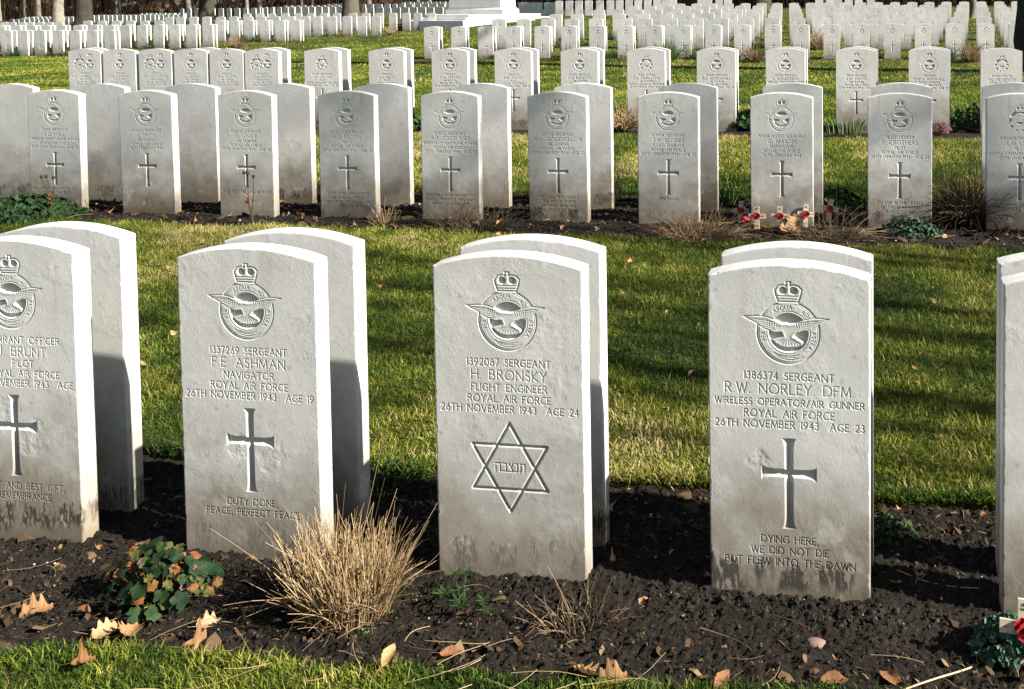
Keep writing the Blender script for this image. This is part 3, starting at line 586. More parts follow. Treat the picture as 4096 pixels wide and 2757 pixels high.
for k, x in enumerate(ROWS['C'][3]):
    ms = full_stone(list(CN[k])+[JAN+str(20+k % 6)], [], .0034, CB[k], 'cross', 30+k, hw=.0027, dep=.0030)
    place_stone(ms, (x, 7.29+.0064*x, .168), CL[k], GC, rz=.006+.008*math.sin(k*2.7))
GN = [('SERGEANT', 'R.A. CONNELL, DFC', 'joint'), ('SERGEANT', 'G.A. CHADWICK', 'eagle'), ('SERGEANT', 'E.F. HATCLOUGH', 'joint'), ('SERGEANT', 'J.E. MOUNT', 'eagle'), ('SERGEANT', 'V.M. PEGRAM', 'eagle'), ('SERGEANT', 'N.A. VERNER', 'joint')]
GLB = ['leftmost of six touching headstones, with two overlapping badges', 'second of six touching headstones, single badge, between two double-badge stones', 'third of six touching headstones, with two overlapping badges', 'fourth of six touching headstones, with a single eagle badge', 'fifth of six touching headstones, with a single eagle badge', 'rightmost of six touching headstones, with two overlapping badges']
for k, x in enumerate(ROWS['Cg'][3]):
    t, n, bd = GN[k]; ms = full_stone([t, n, 'AIR GUNNER', RAF, '20TH JANUARY 1944'], [], .0034, bd, 'none', 50+k, hw=.0027, dep=.0024)
    place_stone(ms, (x, 7.29+.0064*x, .168), GLB[k], 'six touching headstones in the third row', rz=.004*math.sin(k*2.2))
PC = plain_stone(.012, 94, -.15)
cs = sorted(ROWS['c'][3])
for k, x in enumerate(cs):
    place_stone(PC, (x, 7.45+.0064*x, .174), f'headstone with blank back standing close behind the third row, {ORD[k]} from left', 'headstones standing close behind the third row', rz=.008*math.sin(k*2.3))
# mid-distance stones: three shared carvings
def mid(d, bd, zmin, parts):
    F = Face(d, zmin, 70)
    if d > .007 and bd != 'plain': badge_plain(F)
    elif bd == 'eagle': badge_eagle(F, 0, .640, 1.05, False)
    elif bd == 'wreath': badge_wreath(F, 0, .640, 1.1)
    if bd != 'plain' and d < .007:
        for t, z, c in zip(('1815203 SERGEANT', 'R.A. LUNN', 'AIR GUNNER', RAF), (.535, .504, .472, .4445), (.0172, .024, .0172, .0172)): F.text(t, z, c, .003, .0014)
    if bd != 'plain': cross_cut(F, hw=.0125 if d < .007 else .016, dep=.010 if d < .007 else .004)
    if not parts: F.regions = []
    return stone_meshes(F)
MD = {b: mid(.0062, b, -.25, True) for b in ('eagle', 'wreath')}; ME = {b: mid(.0085, b, -.3, False) for b in ('eagle', 'wreath')}; MF = mid(.0127, 'eagle', -.4, False); MP = mid(.03, 'plain', -.4, False)
DESC = {'D': ('front row of the right-hand field', 'headstones in the sunlit field, nearest row'), 'E': ('second row of the right-hand field', 'headstones in the sunlit field, second row'), 'F': ('third row of the right-hand field', 'headstones in the sunlit field, third row'), 'G': ('fourth row of the right-hand field', 'headstones in the sunlit field, fourth row'), 'H': ('fifth row of the right-hand field', 'headstones in the sunlit field, fifth row'), 'I': ('farthest row of the right-hand field', 'headstones in the sunlit field, farthest row'),
 'L': ('short nearest row at the far left', 'headstones at far left, nearest row'), 'M': ('long row behind the short row at far left', 'headstones at far left, long row'), 'Q': ('row rising behind the long far-left row', 'headstones at far left, rising row'), 'N': ('short row in front of the close-packed left row', 'headstones left of the monument, short row'), 'O': ('close-packed row on the left of the lawn', 'headstones left of the monument, close-packed row'), 'P': ('row running up to the white monument', 'headstones left of the monument, last sunlit row'), 'R': ('shaded row at the far left edge', 'headstones at far left, shaded row'), 'X': ('grey row under the trees right of the monument', 'headstones under the trees'), 'W': ('row right beside the white monument', 'headstones beside the monument')}
WR = {'D': [13, 18, 19], 'E': [0, 2, 4, 6, 8], 'F': [3, 9, 14, 17], 'G': [4, 8, 12, 17], 'L': [1], 'O': [4]}
PAIRS = {'D': 'front row of the sunlit field', 'L': 'short nearest far-left row', 'M': 'long far-left row', 'N': 'short row left of the lawn'}
far_extra = []
for k, (y, z0, z1, xs) in ROWS.items():
    if k in ('b', 'C', 'c', 'Cg'): continue
    n = len(xs)
    for i, x in enumerate(xs):
        z = z0+(z1-z0)*i/max(1, n-1)
        ck = RNG.uniform(-1, 1, 4)
        if k in 'XWT': far_extra.append((x, y, z, ck[0]*.03, MP)); continue
        wr = 'wreath' if i in WR.get(k, []) else 'eagle'
        ms = MD[wr] if k in 'DL' else (ME[wr] if k in 'EFGMN' else MF)
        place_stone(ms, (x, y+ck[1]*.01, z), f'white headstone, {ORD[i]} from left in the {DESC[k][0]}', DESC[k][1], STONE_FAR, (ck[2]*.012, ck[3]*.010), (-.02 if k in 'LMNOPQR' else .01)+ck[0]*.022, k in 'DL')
        if k in PAIRS:
            place_stone(MP, (x, y+.17, z+.005), f'half hidden headstone behind the {ORD[i]} stone of the {PAIRS[k]}', 'headstones half hidden behind '+PAIRS[k], STONE_FAR, (0, 0), ck[0]*.02, False)
def build_far():
    V, Q, T, n = [], [], [], 0
    me = MP['headstone']; nv = len(me.vertices); co = np.zeros(nv*3); me.vertices.foreach_get('co', co); co = co.reshape(-1, 3)
    qs = np.array([list(p.vertices) for p in me.polygons if len(p.vertices) == 4]); ts = np.array([list(p.vertices) for p in me.polygons if len(p.vertices) == 3])
    L = [e[:4] for e in far_extra]
    for (y, z, x0, x1, m) in FAR:
        for i in range(m):
            x = x0+(x1-x0)*i/(m-1)+RNG.uniform(-.05, .05); L.append((x, y, z, -.24))
            L.append((x+.25, y+.5, z+.02, -.24))
    for x, y, z, a in L:
        c, s = math.cos(a), math.sin(a); W = np.c_[co[:, 0]*c-co[:, 1]*s+x, co[:, 0]*s+co[:, 1]*c+y, co[:, 2]+z]
        V.append(W); Q.append(qs+n); T.append(ts+n); n += nv
    o = obj('far_headstones', npmesh('far_headstones', np.concatenate(V), np.concatenate(Q), np.concatenate(T)), STONE_FAR)
    o['kind'] = 'stuff'; tag(o, 'dense rows of tiny headstones far off in front of the woods', 'headstones')
build_far()

# ---------------------------------------------------------------- white stone monument on octagonal steps
def prism(mb, cx, cy, z0, z1, r0, r1, n=8, rot=math.pi/8):
    th = np.arange(n)*2*math.pi/n+rot
    V = np.vstack([np.c_[cx+r0*np.cos(th), cy+r0*np.sin(th), np.full(n, z0)], np.c_[cx+r1*np.cos(th), cy+r1*np.sin(th), np.full(n, z1)], [[cx, cy, z1]]])
    mb.add(V, [[j, (j+1) % n, n+(j+1) % n, n+j] for j in range(n)], [[n+j, n+(j+1) % n, 2*n] for j in range(n)])
def build_monument():
    x, y = -19.35, 44.44; z = float(G(x, y))
    r = empty('stone_monument', (x, y, z), 'large white stone monument base on stepped plinth beyond the lawn', 'monument', rz=-.22)
    for k, (a, z0, z1) in enumerate([(3.95, -.5, .10), (3.4, .10, .22), (2.85, .22, .36)]):
        b = MB(); prism(b, 0, 0, z0, z1, a, a); o = obj('step', b.mesh('step'), MONU, r)
    b = MB(); prism(b, 0, 0, .36, .58, 2.33, 2.33, 4, math.pi/4); prism(b, 0, 0, .58, .70, 2.33, 2.12, 4, math.pi/4); b.v[:] = [v_*[1, .42, 1] for v_ in b.v]; o = obj('plinth', b.mesh('plinth'), MONU, r)
    b = MB(); prism(b, 0, 0, .70, 2.3, 2.12, 2.02, 4, math.pi/4); prism(b, 0, 0, 2.3, 2.5, 1.9, 1.1, 4, math.pi/4); b.v[:] = [v_*[1, .42, 1] for v_ in b.v]; o = obj('pedestal', b.mesh('pedestal'), MONU, r)
    b = MB(); prism(b, 0, 0, 2.5, 8.2, .42, .30); b.box((0, 0, 6.7), (2.3, .46, .46)); o = obj('cross_shaft', b.mesh('cross_shaft'), MONU, r)
build_monument()

# ---------------------------------------------------------------- trees
def grow(mb, p, d, L, r, depth, rng, spread, up, n=5, kids=4, minr=.006, a=(.2, .6)):
    m = 5; P = [np.array(p, float)]; dd = np.array(d, float)
    for i in range(m):
        dd = dd+rng.normal(0, .09, 3)+np.array([0, 0, up*.06]); dd /= np.linalg.norm(dd); P.append(P[-1]+dd*L/m)
    R = np.linspace(r, max(minr, r*.55), m+1); mb.tube(P, R, n, rng.uniform(*a), False)
    if depth <= 0: return
    for k in range(kids):
        t = rng.uniform(.3, 1.0) if k < kids-1 else 1.0; i = min(m-1, int(t*m)); q = P[i]+(P[i+1]-P[i])*(t*m-i)
        az = rng.uniform(0, 2*math.pi); b = np.array([math.cos(az), math.sin(az), 0]); nd = dd*math.cos(spread)+b*math.sin(spread)+np.array([0, 0, up*.25]); nd /= np.linalg.norm(nd)
        grow(mb, q, nd, L*rng.uniform(.5, .8), max(minr, r*rng.uniform(.42, .6)), depth-1, rng, spread, up, max(3, n-1), kids, minr, a)
def trunk_mesh(h, r, tone, rng, flare=1.5, lean=0.0):
    mb = MB(); zs = np.array([-.5, 0, .25, .6, 1.2, 2.5, 4.5, h*.7, h]); R = r*np.array([flare*1.05, flare, 1.0+.45*(flare-1), 1.08, 1.0, .95, .88, .7, .45])
    P = np.c_[lean*zs+rng.normal(0, .02, 9), rng.normal(0, .02, 9), zs]; n = 18; th = np.arange(n)*2*math.pi/n
    V = []; 
    for (px, py, pz), rr in zip(P, R):
        w_ = 1+.07*np.sin(th*5+pz*.3)+.05*np.sin(th*3+1)*(2 if pz < .5 else 1); V.append(np.c_[px+rr*w_*np.cos(th), py+rr*w_*np.sin(th), np.full(n, pz)])
    q = [[i*n+j, i*n+(j+1) % n, (i+1)*n+(j+1) % n, (i+1)*n+j] for i in range(8) for j in range(n)]
    mb.add(np.concatenate(V), q, a=tone); return mb.mesh('trunk', True), P[-2]
def crown_mesh(p, h, r, rng, spread=.75, depth=3, kids=5, up=.4):
    mb = MB()
    for k in range(7):
        az = k*2.4; t = rng.uniform(.0, 1); q = np.array([p[0]*(.6+.4*t), p[1]*(.6+.4*t), p[2]*(.55+.45*t)])
        grow(mb, q, [math.cos(az)*.8, math.sin(az)*.8, .8], h*.3, r*.35, depth, rng, spread, up, 5, kids, .012)
    return mb.mesh('crown')
def tree(x, y, r, tone, label, h=13, group=None, flare=1.5, lean=0., seed=0, z=None, crown=True):
    rng = np.random.default_rng(seed); z = float(G(x, y)) if z is None else z
    t = empty('bare_tree', (x, y, z), label, 'tree', group)
    me, top = trunk_mesh(h, r, tone, rng, flare, lean); obj('trunk', me, BARK, t)
    obj('crown', crown_mesh(top, h, r, rng, depth=2) if x != 3.02 else crown_mesh(top, 4, r*.5, rng, .4, 2), BARK, t); return t
TREES = [(-45.95, 49.73, .44, .10, 'broad dark tree trunk with flared roots at left, before the shaded headstones', 1.7, 0), (-54.03, 56.71, .33, .75, 'pale grey tree trunk just left of the broad dark one', 1.25, .03), (-46.05, 43.73, .33, .78, 'pale grey tree trunk at the left frame edge', 1.2, 0),
 (-46.86, 61.72, .46, .15, 'dark tree trunk among the shaded headstones at upper left', 1.3, 0), (-33.69, 57.53, .47, .45, 'tree trunk half dark half lit, nearest to the left of the monument', 1.25, .01), (-6.79, 55.34, .50, .2, 'dark tree trunk at the far edge of the sunlit field, first right of the monument', 1.4, 0),
 (-11.17, 56.7, .38, .12, 'dark mossy tree trunk behind the grey headstones right of the monument', 1.3, 0), (3.91, 40.72, .12, .6, 'slim grey sapling trunk behind the right end of the sunlit field', 1.3, 0), (3.02, 17.3, .40, .06, 'near-black tree trunk at the right frame edge', 1.25, .0), (-2.77, 47.89, .42, .08, 'dark tree trunk behind the middle of the sunlit field', 1.3, 0)]
for k, (x, y, r, tn, lb, fl, ln) in enumerate(TREES): tree(x, y, r, tn, lb, 13, None, fl, ln, 100+k)
for k in range(26):
    x = -92+k*2.3+RNG.uniform(-.8, .8); y = 87+RNG.uniform(-2, 8)+(0 if x < -42 else 4)
    tree(x, y, RNG.uniform(.10, .24), RNG.uniform(.35, .7), 'slender bare tree standing in the brown woodland edge', 11, 'slender trees along the woodland edge', 1.2, RNG.uniform(-.05, .05), 200+k)
def build_wood():
    mb = MB(); rng = np.random.default_rng(5); V, Q, A = [], [], []
    def line(x): return np.interp(x, [-125, -85, -52, -34, -16, 2, 45], [80, 86, 90, 93, 74, 66, 58])
    n = 9000; x = rng.uniform(-122, 42, n); dpt = rng.uniform(0, 9, n); y = line(x)+dpt; z = G(x, y); h = rng.uniform(.8, 4.5, n)*(.5+vn(x*.35, dpt*.2, 4)); wd = rng.uniform(.012, .04, n)
    tx = x+rng.normal(0, .35, n)*h*.5; ty = y+rng.normal(0, .2, n)*h*.4
    tone = np.where(x < -24, rng.uniform(.25, .85, n)+.15*(rng.random(n) < .06), rng.uniform(0, .3, n))
    b = np.stack([np.c_[x-wd, y, z-.2], np.c_[x+wd, y, z-.2], np.c_[tx+wd*.5, ty, z+h], np.c_[tx-wd*.5, ty, z+h]], 1); V.append(b.reshape(-1, 3)); A.append(np.repeat(tone, 4))
    n = 16000; x = rng.uniform(-125, 45, n); dpt = 2+rng.uniform(0, 1, n)**.7*16; y = line(x)+dpt; hmax = 11*(.75+.5*vn(x*.15, x*0, 6)); z = G(x, y)+rng.uniform(-.3, 1, n)*hmax
    s = rng.uniform(.25, .75, n)[:, None]; u = rng.normal(size=(n, 3)); u /= np.linalg.norm(u, axis=1)[:, None]; v = np.cross(u, rng.normal(size=(n, 3))); v /= np.linalg.norm(v, axis=1)[:, None]
    c = np.c_[x, y, z]; b = np.stack([c-u*s-v*s, c+u*s-v*s*.6, c+u*s*.7+v*s, c-u*s*.8+v*s*.8], 1); V.append(b.reshape(-1, 3))
    tone = np.where(x < -24, rng.uniform(.05, .5, n)+.4*(rng.random(n) < .03), rng.uniform(0, .12, n)); A.append(np.repeat(tone, 4))
    Vv = np.concatenate(V); q = np.arange(len(Vv)).reshape(-1, 4)
    o = obj('woodland', npmesh('woodland', Vv, q, attrs={'tone': np.concatenate(A)}), BROWN); o['kind'] = 'stuff'; tag(o, 'brown leafless woodland and brush closing the background', 'woodland')
    xs = np.linspace(-220, 140, 90); ys = np.linspace(0, 1, 12); X = np.repeat(xs[None], 12, 0); Y = line(X)-2.0+1.2*(vn(X*.4, X*0, 8)-.5)*2+ys[:, None]**2*160
    Z = G(X, Y)+.02; i = np.arange(X.size).reshape(X.shape); q = np.stack([i[:-1, :-1], i[:-1, 1:], i[1:, 1:], i[1:, :-1]], -1).reshape(-1, 4)
    o = obj('woodland_floor', npmesh('woodland_floor', np.stack([X, Y, Z], -1), q, smooth=True, attrs={'tone': np.full(X.size, .35)}), BROWN); o['kind'] = 'structure'
build_wood()
# slender bare trees standing to the right of the view; their twigs throw the dappled shade on the second row and the lawn
def shade_tree(x, y, h, seed, label, r=.07, stems=3, kids=3, depth=2):
    rng = np.random.default_rng(seed); t = empty('birch_tree', (x, y, float(G(x, y))), label, 'tree', 'slender trees to the right of the view')
    st = MB(); cr = MB()
    for s in range(stems):
        a = s*2.1+seed; P = [np.array([.3*math.cos(a), .34*math.sin(a), -.3])]; d = np.array([.05*math.cos(a), .05*math.sin(a), 1.])
        for i in range(10): P.append(P[-1]+d*h/10*np.array([1, 1, 1])+np.r_[rng.normal(0, .05, 2), 0])
        R = np.linspace(r, r*.25, 11); st.tube(P, R, 8, .7)
        for i in range(3, 11):
            for k in range(2):
                az = rng.uniform(0, 6.28); grow(cr, P[i], [math.cos(az)*.6, math.sin(az)*.6, .8], h*.11*(1.3-.06*i), r*.28, depth, rng, .6, .5, 4, kids, .005, (.2, .5))
    obj('trunk', st.mesh('trunk', True), BARK, t); obj('crown', cr.mesh('crown'), BARK, t)
SHADE = [(9.0, .1, 9.5, 5, 'slim bare birch right of the view, nearest to the first row', .045, 4, 2, 1), (11.0, 1.9, 12, 1, 'multi-stemmed bare birch right of the view, level with the second row', .05, 2, 3), (8.6, .9, 9, 2, 'smaller bare birch right of the view, level with the near lawn', .05, 4, 2, 1), (13.5, 1.40, 13, 3, 'tall bare birch farther right of the view', .05, 2, 3),
 (7.2, -.25, 8, 6, 'short slim birch right of the view', .04, 4, 2, 1)]
for s in SHADE: shade_tree(*s)

# ---------------------------------------------------------------- lawn blades
def in_view(x, y, z, mx=.32):
    d = np.stack([x-CAM[0], y-CAM[1], z-CAM[2]], -1); dep = d@FW; u = (d@RT)/dep*cd.lens/36-cd.shift_x; vv = (d@np.array(up_))/dep*cd.lens/36
    return (dep > .2) & (np.abs(u) < .5+mx) & (vv > cd.shift_y-.3364-.06)
def blades(n, x0, x1, y0, y1, L, W, seed, lean=.95, tone0=.42, edge=0):
    rng = np.random.default_rng(seed); x = rng.uniform(x0, x1, n); y = rng.uniform(y0, y1, n); z0 = G(x, y)
    k = in_view(x, y, z0) & ((bedmask(x, y) < rng.uniform(.0, .35, n)) if not edge else ((bedmask(x, y) > .02) & (bedmask(x, y) < .75))); x, y, z0 = x[k], y[k], z0[k]; n = len(x)
    cl = fbm(x*1.3, y*1.3, 61, 4); c2 = fbm(x*14, y*14, 62, 3); z = z0+.012*(fbm(x*3, y*3, 9, 3)-.45)-.006
    l = rng.uniform(L[0], L[1], n)*(.6+.8*c2); wd = W*rng.uniform(.6, 1.3, n); az = rng.uniform(0, 2*math.pi, n); ln = rng.uniform(.15, 1, n)**1.0*lean*1.6
    dx, dy = np.cos(az), np.sin(az); px, py = -dy, dx
    tw = rng.uniform(0, 2*math.pi, n); px, py = np.cos(tw), np.sin(tw)
    mz = l*.55*np.cos(ln*.5); mo = l*.55*np.sin(ln*.5); tz = mz+l*.45*np.cos(ln*1.3); to = mo+l*.45*np.sin(ln*1.3)
    P = np.stack([np.stack([x-px*wd, y-py*wd, z], -1), np.stack([x+px*wd, y+py*wd, z], -1), np.stack([x+dx*mo+px*wd*.8, y+dy*mo+py*wd*.8, z+mz], -1), np.stack([x+dx*mo-px*wd*.8, y+dy*mo-py*wd*.8, z+mz], -1), np.stack([x+dx*to, y+dy*to, z+tz], -1)], 1)
    i = np.arange(n)*5; q = np.stack([i, i+1, i+2, i+3], -1); t = np.stack([i+3, i+2, i+4], -1)
    tone = np.clip(tone0+(cl-.47)*(1.9 if W < .004 else 1.3)+(c2-.45)*.8+rng.normal(0, .17 if W < .004 else .07, n)+np.where(rng.random(n) < (.06 if W < .004 else .01), .35, 0), 0, 1)
    return P.reshape(-1, 3), q, t, np.repeat(tone, 5)
def build_grass():
    V, Q, T, A, n = [], [], [], [], 0
    for a in ((90000, -3.0, 1.6, -.75, -.2, (.016, .046), .0013, 1, 1.1, .24), (480000, -5.9, 2.6, .42, 3.45, (.017, .046), .0016, 2, 1.05, .43), (340000, -10.0, 4.6, 4.2, 7.0, (.020, .048), .0028, 3, .9, .53), (210000, -15, 6, 7.8, 13.2, (.022, .055), .0055, 4, .8, .46), (180000, -27, 9, 13.2, 26, (.03, .06), .010, 5, .95, .42), (80000, -42, 12, 26, 44, (.03, .06), .018, 6, .6, .36), (80000, -4.6, 2.3, .3, .6, (.03, .075), .0016, 7, 1.1, .28, 1), (60000, -8.5, 3.3, 4.1, 4.6, (.03, .08), .0026, 8, 1.0, .32, 1), (46000, -3.0, 1.4, -.45, -.15, (.014, .036), .0013, 9, 1.1, .22, 1)):
        v, q, t, al = blades(*a); V.append(v); Q.append(q+n); T.append(t+n); A.append(al); n += len(v)
    o = obj('lawn_grass', npmesh('lawn_grass', np.concatenate(V), np.concatenate(Q), np.concatenate(T), False, {'tone': np.concatenate(A)}), GRASS); o['kind'] = 'stuff'
    tag(o, 'short mown grass of the lawns between the headstone rows', 'grass')
build_grass()
def build_crumbs():
    rng = np.random.default_rng(12); ico = np.array([[0, 0, 1], [.89, 0, .45], [.28, .85, .45], [-.72, .53, .45], [-.72, -.53, .45], [.28, -.85, .45], [.72, .53, -.45], [-.28, .85, -.45], [-.89, 0, -.45], [-.28, -.85, -.45], [.72, -.53, -.45], [0, 0, -1]])
    tr = np.array([[0, 1, 2], [0, 2, 3], [0, 3, 4], [0, 4, 5], [0, 5, 1], [1, 6, 2], [2, 7, 3], [3, 8, 4], [4, 9, 5], [5, 10, 1], [2, 6, 7], [3, 7, 8], [4, 8, 9], [5, 9, 10], [1, 10, 6], [6, 11, 7], [7, 11, 8], [8, 11, 9], [9, 11, 10], [10, 11, 6]])
    V, T, A = [], [], []; nn = 0
    for (k, n, x0, x1, s0, s1, d) in (('A', 15000, -2.9, .9, .0015, .005, .006), ('B', 9000, -7.3, 2.5, .004, .014, .01)):
        a, b, *_, sk = BEDS[k]; x = rng.uniform(x0, x1, n); y = rng.uniform(a, b, n)+sk*x; m = bedmask(x, y) > .75; x, y = x[m], y[m]; z = soil_z(x, y, d)
        if k == 'A': z += .022*np.exp(-((y-sk*x-.02)/.16)**2)*vn(x*3, (y-sk*x)*3, 5)
        n = len(x); s = s0+(s1-s0)*rng.random(n)**3; P = ico[None]*rng.uniform(.55, 1.25, (n, 12, 1))*s[:, None, None]*rng.uniform(.7, 1.2, (n, 1, 3))
        P += np.stack([x, y, z+s*.2], -1)[:, None]; V.append(P.reshape(-1, 3)); T.append((tr[None]+np.arange(n)[:, None, None]*12).reshape(-1, 3)+nn); nn += n*12
        A.append(np.repeat(np.where(rng.random(n) < .014, 1., rng.random(n)*.85), 12))
    for (n, x0, x1, y0, y1, s0, s1) in ((300, -2.7, .6, -.06, .02, .003, .009), (160, -.5, .1, -.09, -.005, .004, .011), (260, -2.7, .6, -.25, .45, .003, .009), (300, -7, 2, 3.35, 3.7, .005, .014)):
        x = rng.uniform(x0, x1, n); y = rng.uniform(y0, y1, n); z = soil_z(x, y, .006)+(.022*np.exp(-((y-.02)/.16)**2)*vn(x*3, y*3, 5) if y0 < 1 else 0); s = s0+(s1-s0)*rng.random(n)**2
        P = ico[None]*rng.uniform(.6, 1.2, (n, 12, 1))*s[:, None, None]*rng.uniform(.6, 1.2, (n, 1, 3))+np.stack([x, y, z], -1)[:, None]; V.append(P.reshape(-1, 3)); T.append((tr[None]+np.arange(n)[:, None, None]*12).reshape(-1, 3)+nn); nn += n*12; A.append(np.repeat(rng.random(n)*.9, 12))
    o = obj('soil_crumbs', npmesh('soil_crumbs', np.concatenate(V), None, np.concatenate(T), False, {'tone': np.concatenate(A)}), CRUMB); o['kind'] = 'stuff'; tag(o, 'dark crumbs of soil and grit on the planting beds', 'soil')
build_crumbs()
def build_litter():
    rng = np.random.default_rng(14); V, Q, A, n0 = [], [], [], 0
    for k, n, x0, x1, d, sc in (('A', 9000, -2.9, .9, .006, 1.0), ('B', 6000, -7.3, 2.4, .01, 1.9)):
        a, b, *_, sk = BEDS[k]; x = rng.uniform(x0, x1, n); y = rng.uniform(a, b, n)+sk*x; m = bedmask(x, y) > .6; x, y = x[m], y[m]; n = len(x); z = soil_z(x, y, d)+.004*sc
        L = sc*.003+sc*.020*rng.random(n)**3; W = np.where(rng.random(n) < .72, sc*rng.uniform(.0004, .0009, n), L*rng.uniform(.2, .5, n)); az = rng.uniform(0, 6.28, n); el = rng.normal(.1, .3, n)
        u = np.stack([np.cos(az)*np.cos(el), np.sin(az)*np.cos(el), np.sin(el)], -1)*L[:, None]; v = np.stack([-np.sin(az), np.cos(az), rng.normal(0, .5, n)], -1)*W[:, None]; c = np.stack([x, y, z], -1); b_ = rng.normal(0, .25, (n, 1))*L[:, None]*np.array([[0, 0, 1.]])
        P = np.stack([c-u-v, c-u+v, c+v*1.2+b_, c-v*1.2+b_, c+u+v*.6, c+u-v*.6], 1); V.append(P.reshape(-1, 3)); i = np.arange(n)[:, None]*6+n0; Q.append(np.concatenate([i+[0, 1, 2, 3], i+[3, 2, 4, 5]])); n0 += n*6; A.append(np.repeat(np.clip(rng.normal(.32, .24, n), 0, 1), 6))
    o = obj('soil_litter', npmesh('soil_litter', np.concatenate(V), np.concatenate(Q), None, False, {'tone': np.concatenate(A)}), LITTER); o['kind'] = 'stuff'; tag(o, 'fine dead plant crumbs and broken stems strewn over the planting beds', 'litter')
build_litter()

# ---------------------------------------------------------------- plants and litter
def ribbons(mb, P, W, tone):
    """P (n,m,3) polylines to thin 3-sided stems"""
    n, m, _ = P.shape; T = np.gradient(P, axis=1); T /= np.linalg.norm(T, axis=2, keepdims=True)+1e-9
    ref = np.array([.31, .95, .05]); A = np.cross(T, ref); A /= np.linalg.norm(A, axis=2, keepdims=True)+1e-9; B = np.cross(T, A); W = np.broadcast_to(W, (n, m))
    V = np.stack([P+W[..., None]*(math.cos(t)*A+math.sin(t)*B) for t in (0, 2.094, 4.189)], 2).reshape(-1, 3)
    i = (np.arange(n)[:, None]*m+np.arange(m-1)[None])*3; i = i.ravel(); q = np.concatenate([np.stack([i+a, i+b, i+3+b, i+3+a], -1) for a, b in ((0, 1), (1, 2), (2, 0))])
    mb.add(V, q, a=np.repeat(tone, m*3))
def tuft(mb, n, rb, L, spread, r, rng, curl=.15, tone=(0, 1), m=5, bx=1.0, droop=0.0, lim=1.2):
    az = rng.uniform(0, 6.283, n); rad = np.sqrt(rng.random(n)); base = np.stack([rb*bx*rad*np.cos(az), rb*rad*np.sin(az), np.full(n, -.01)], -1)
    tilt = np.clip(spread*rad*rng.uniform(.6, 1.1, n)+rng.normal(0, .10, n), -lim, lim); a2 = az+rng.normal(0, .35, n); d = np.stack([np.sin(tilt)*np.cos(a2)*bx, np.sin(tilt)*np.sin(a2), np.cos(tilt)], -1); l = rng.uniform(L[0], L[1], n)
    t = np.linspace(0, 1, m)[None, :, None]; cv = rng.normal(0, curl, (n, 1, 3)); P = base[:, None]+d[:, None]*t*l[:, None, None]+cv*(t**2)*l[:, None, None]; P[..., 2] -= (droop*l[:, None]*(np.linspace(0, 1, m)[None]**2.2)*(.3+rad[:, None]))
    P[..., 2] = np.maximum(P[..., 2], .002*np.arange(m)[None]-.01)
    ribbons(mb, P, r*np.linspace(1, .55, m)[None], rng.uniform(*tone, n))
def lobed(nl, lob, n=40, pointy=1.0):
    th = np.linspace(0, 2*math.pi, n, endpoint=False); r = (1-lob*(.5-.5*np.cos(nl*th))**pointy)*(1-.07*np.abs(np.sin(9.5*th))); notch = 1-.75*np.exp(-((th-math.pi)/.22)**2); return th, r*notch
def add_leaf(mb, c, nrm, yaw, size, tone, nl=7, lob=.25, cup=.2, rng=RNG, aspect=1.0):
    th, r = lobed(nl, lob); x = r*np.cos(th)*aspect; y = r*np.sin(th); z = cup*(x*x+y*y)+.10*np.sin(3*th+rng.uniform(0, 6))*r
    V = np.vstack([np.c_[x*.5, y*.5, z*.35], np.c_[x, y, z], [[0, 0, 0]]])*size
    nrm = np.array(nrm, float); nrm /= np.linalg.norm(nrm); a = np.cross([math.cos(yaw), math.sin(yaw), 0.01], nrm); a /= np.linalg.norm(a); b = np.cross(nrm, a)
    V = V[:, :1]*b+V[:, 1:2]*a+V[:, 2:]*nrm+np.array(c); n = len(th); j = np.arange(n); k = (j+1) % n
    tv = np.r_[np.full(n, tone), np.clip(tone+.16*(fbm(th*1.6+rng.uniform(0, 50), th*0, 7, 2)-.3)*2, 0, 1), tone-.06]
    mb.add(V, np.stack([j, n+j, n+k, k], -1), np.stack([np.full(n, 2*n), j, k], -1), np.clip(tv+rng.normal(0, .04, len(V)), 0, 1))
def oak_leaf(seed, kind='oak'):
    rng = np.random.default_rng(seed); m = 31; t = np.linspace(0, 1, m)
    if kind == 'oak': w_ = (.16+.30*np.sin(np.pi*t**.9))*(1-.40*(.5+.5*np.cos(t*2*math.pi*3.6)))+.01; w_[0] = .015; w_[-1] = .05
    elif kind == 'maple': w_ = .10+.42*np.exp(-((t-.42)/.2)**2)*(1-.35*np.cos(t*26)); w_[0] = .015; w_[-1] = .01
    else: w_ = .24*np.sin(np.pi*t)**.8+.006
    mb = MB(); cy = rng.uniform(.5, 1.6); bend = rng.uniform(-.6, .9); tw = rng.uniform(-.6, .6); V = []
    for s in (-1, -.5, 0, .5, 1):
        x = t-.5; y = s*w_*(1+.05*rng.normal(size=m)*abs(s)); z = cy*y*y*1.6+bend*(x**2)*.6+tw*x*y+rng.normal(0, .006, m)*(abs(s)+.2)+.03*np.sin(t*9+s*3)*abs(s); V.append(np.c_[x, y, z])
    V = np.concatenate(V); V[:, 2] -= V[:, 2].min(); q = [[a*m+i, a*m+i+1, (a+1)*m+i+1, (a+1)*m+i] for a in range(4) for i in range(m-1)]
    mb.add(V, q, a=np.clip(rng.uniform(.35, .8)+rng.normal(0, .06, len(V)), 0, 1))
    st = np.c_[np.linspace(-.5, -.85, 5), np.linspace(0, .06*rng.normal(), 5), V[m*2, 2]+np.linspace(0, .05, 5)]; mb.tube(st, .009, 4, .3)
    return mb.mesh('fallen_leaf', True)
OAK = [oak_leaf(i) for i in range(5)]; MAP = [oak_leaf(20+i, 'maple') for i in range(3)]; BEE = [oak_leaf(40+i, 'beech') for i in range(5)]
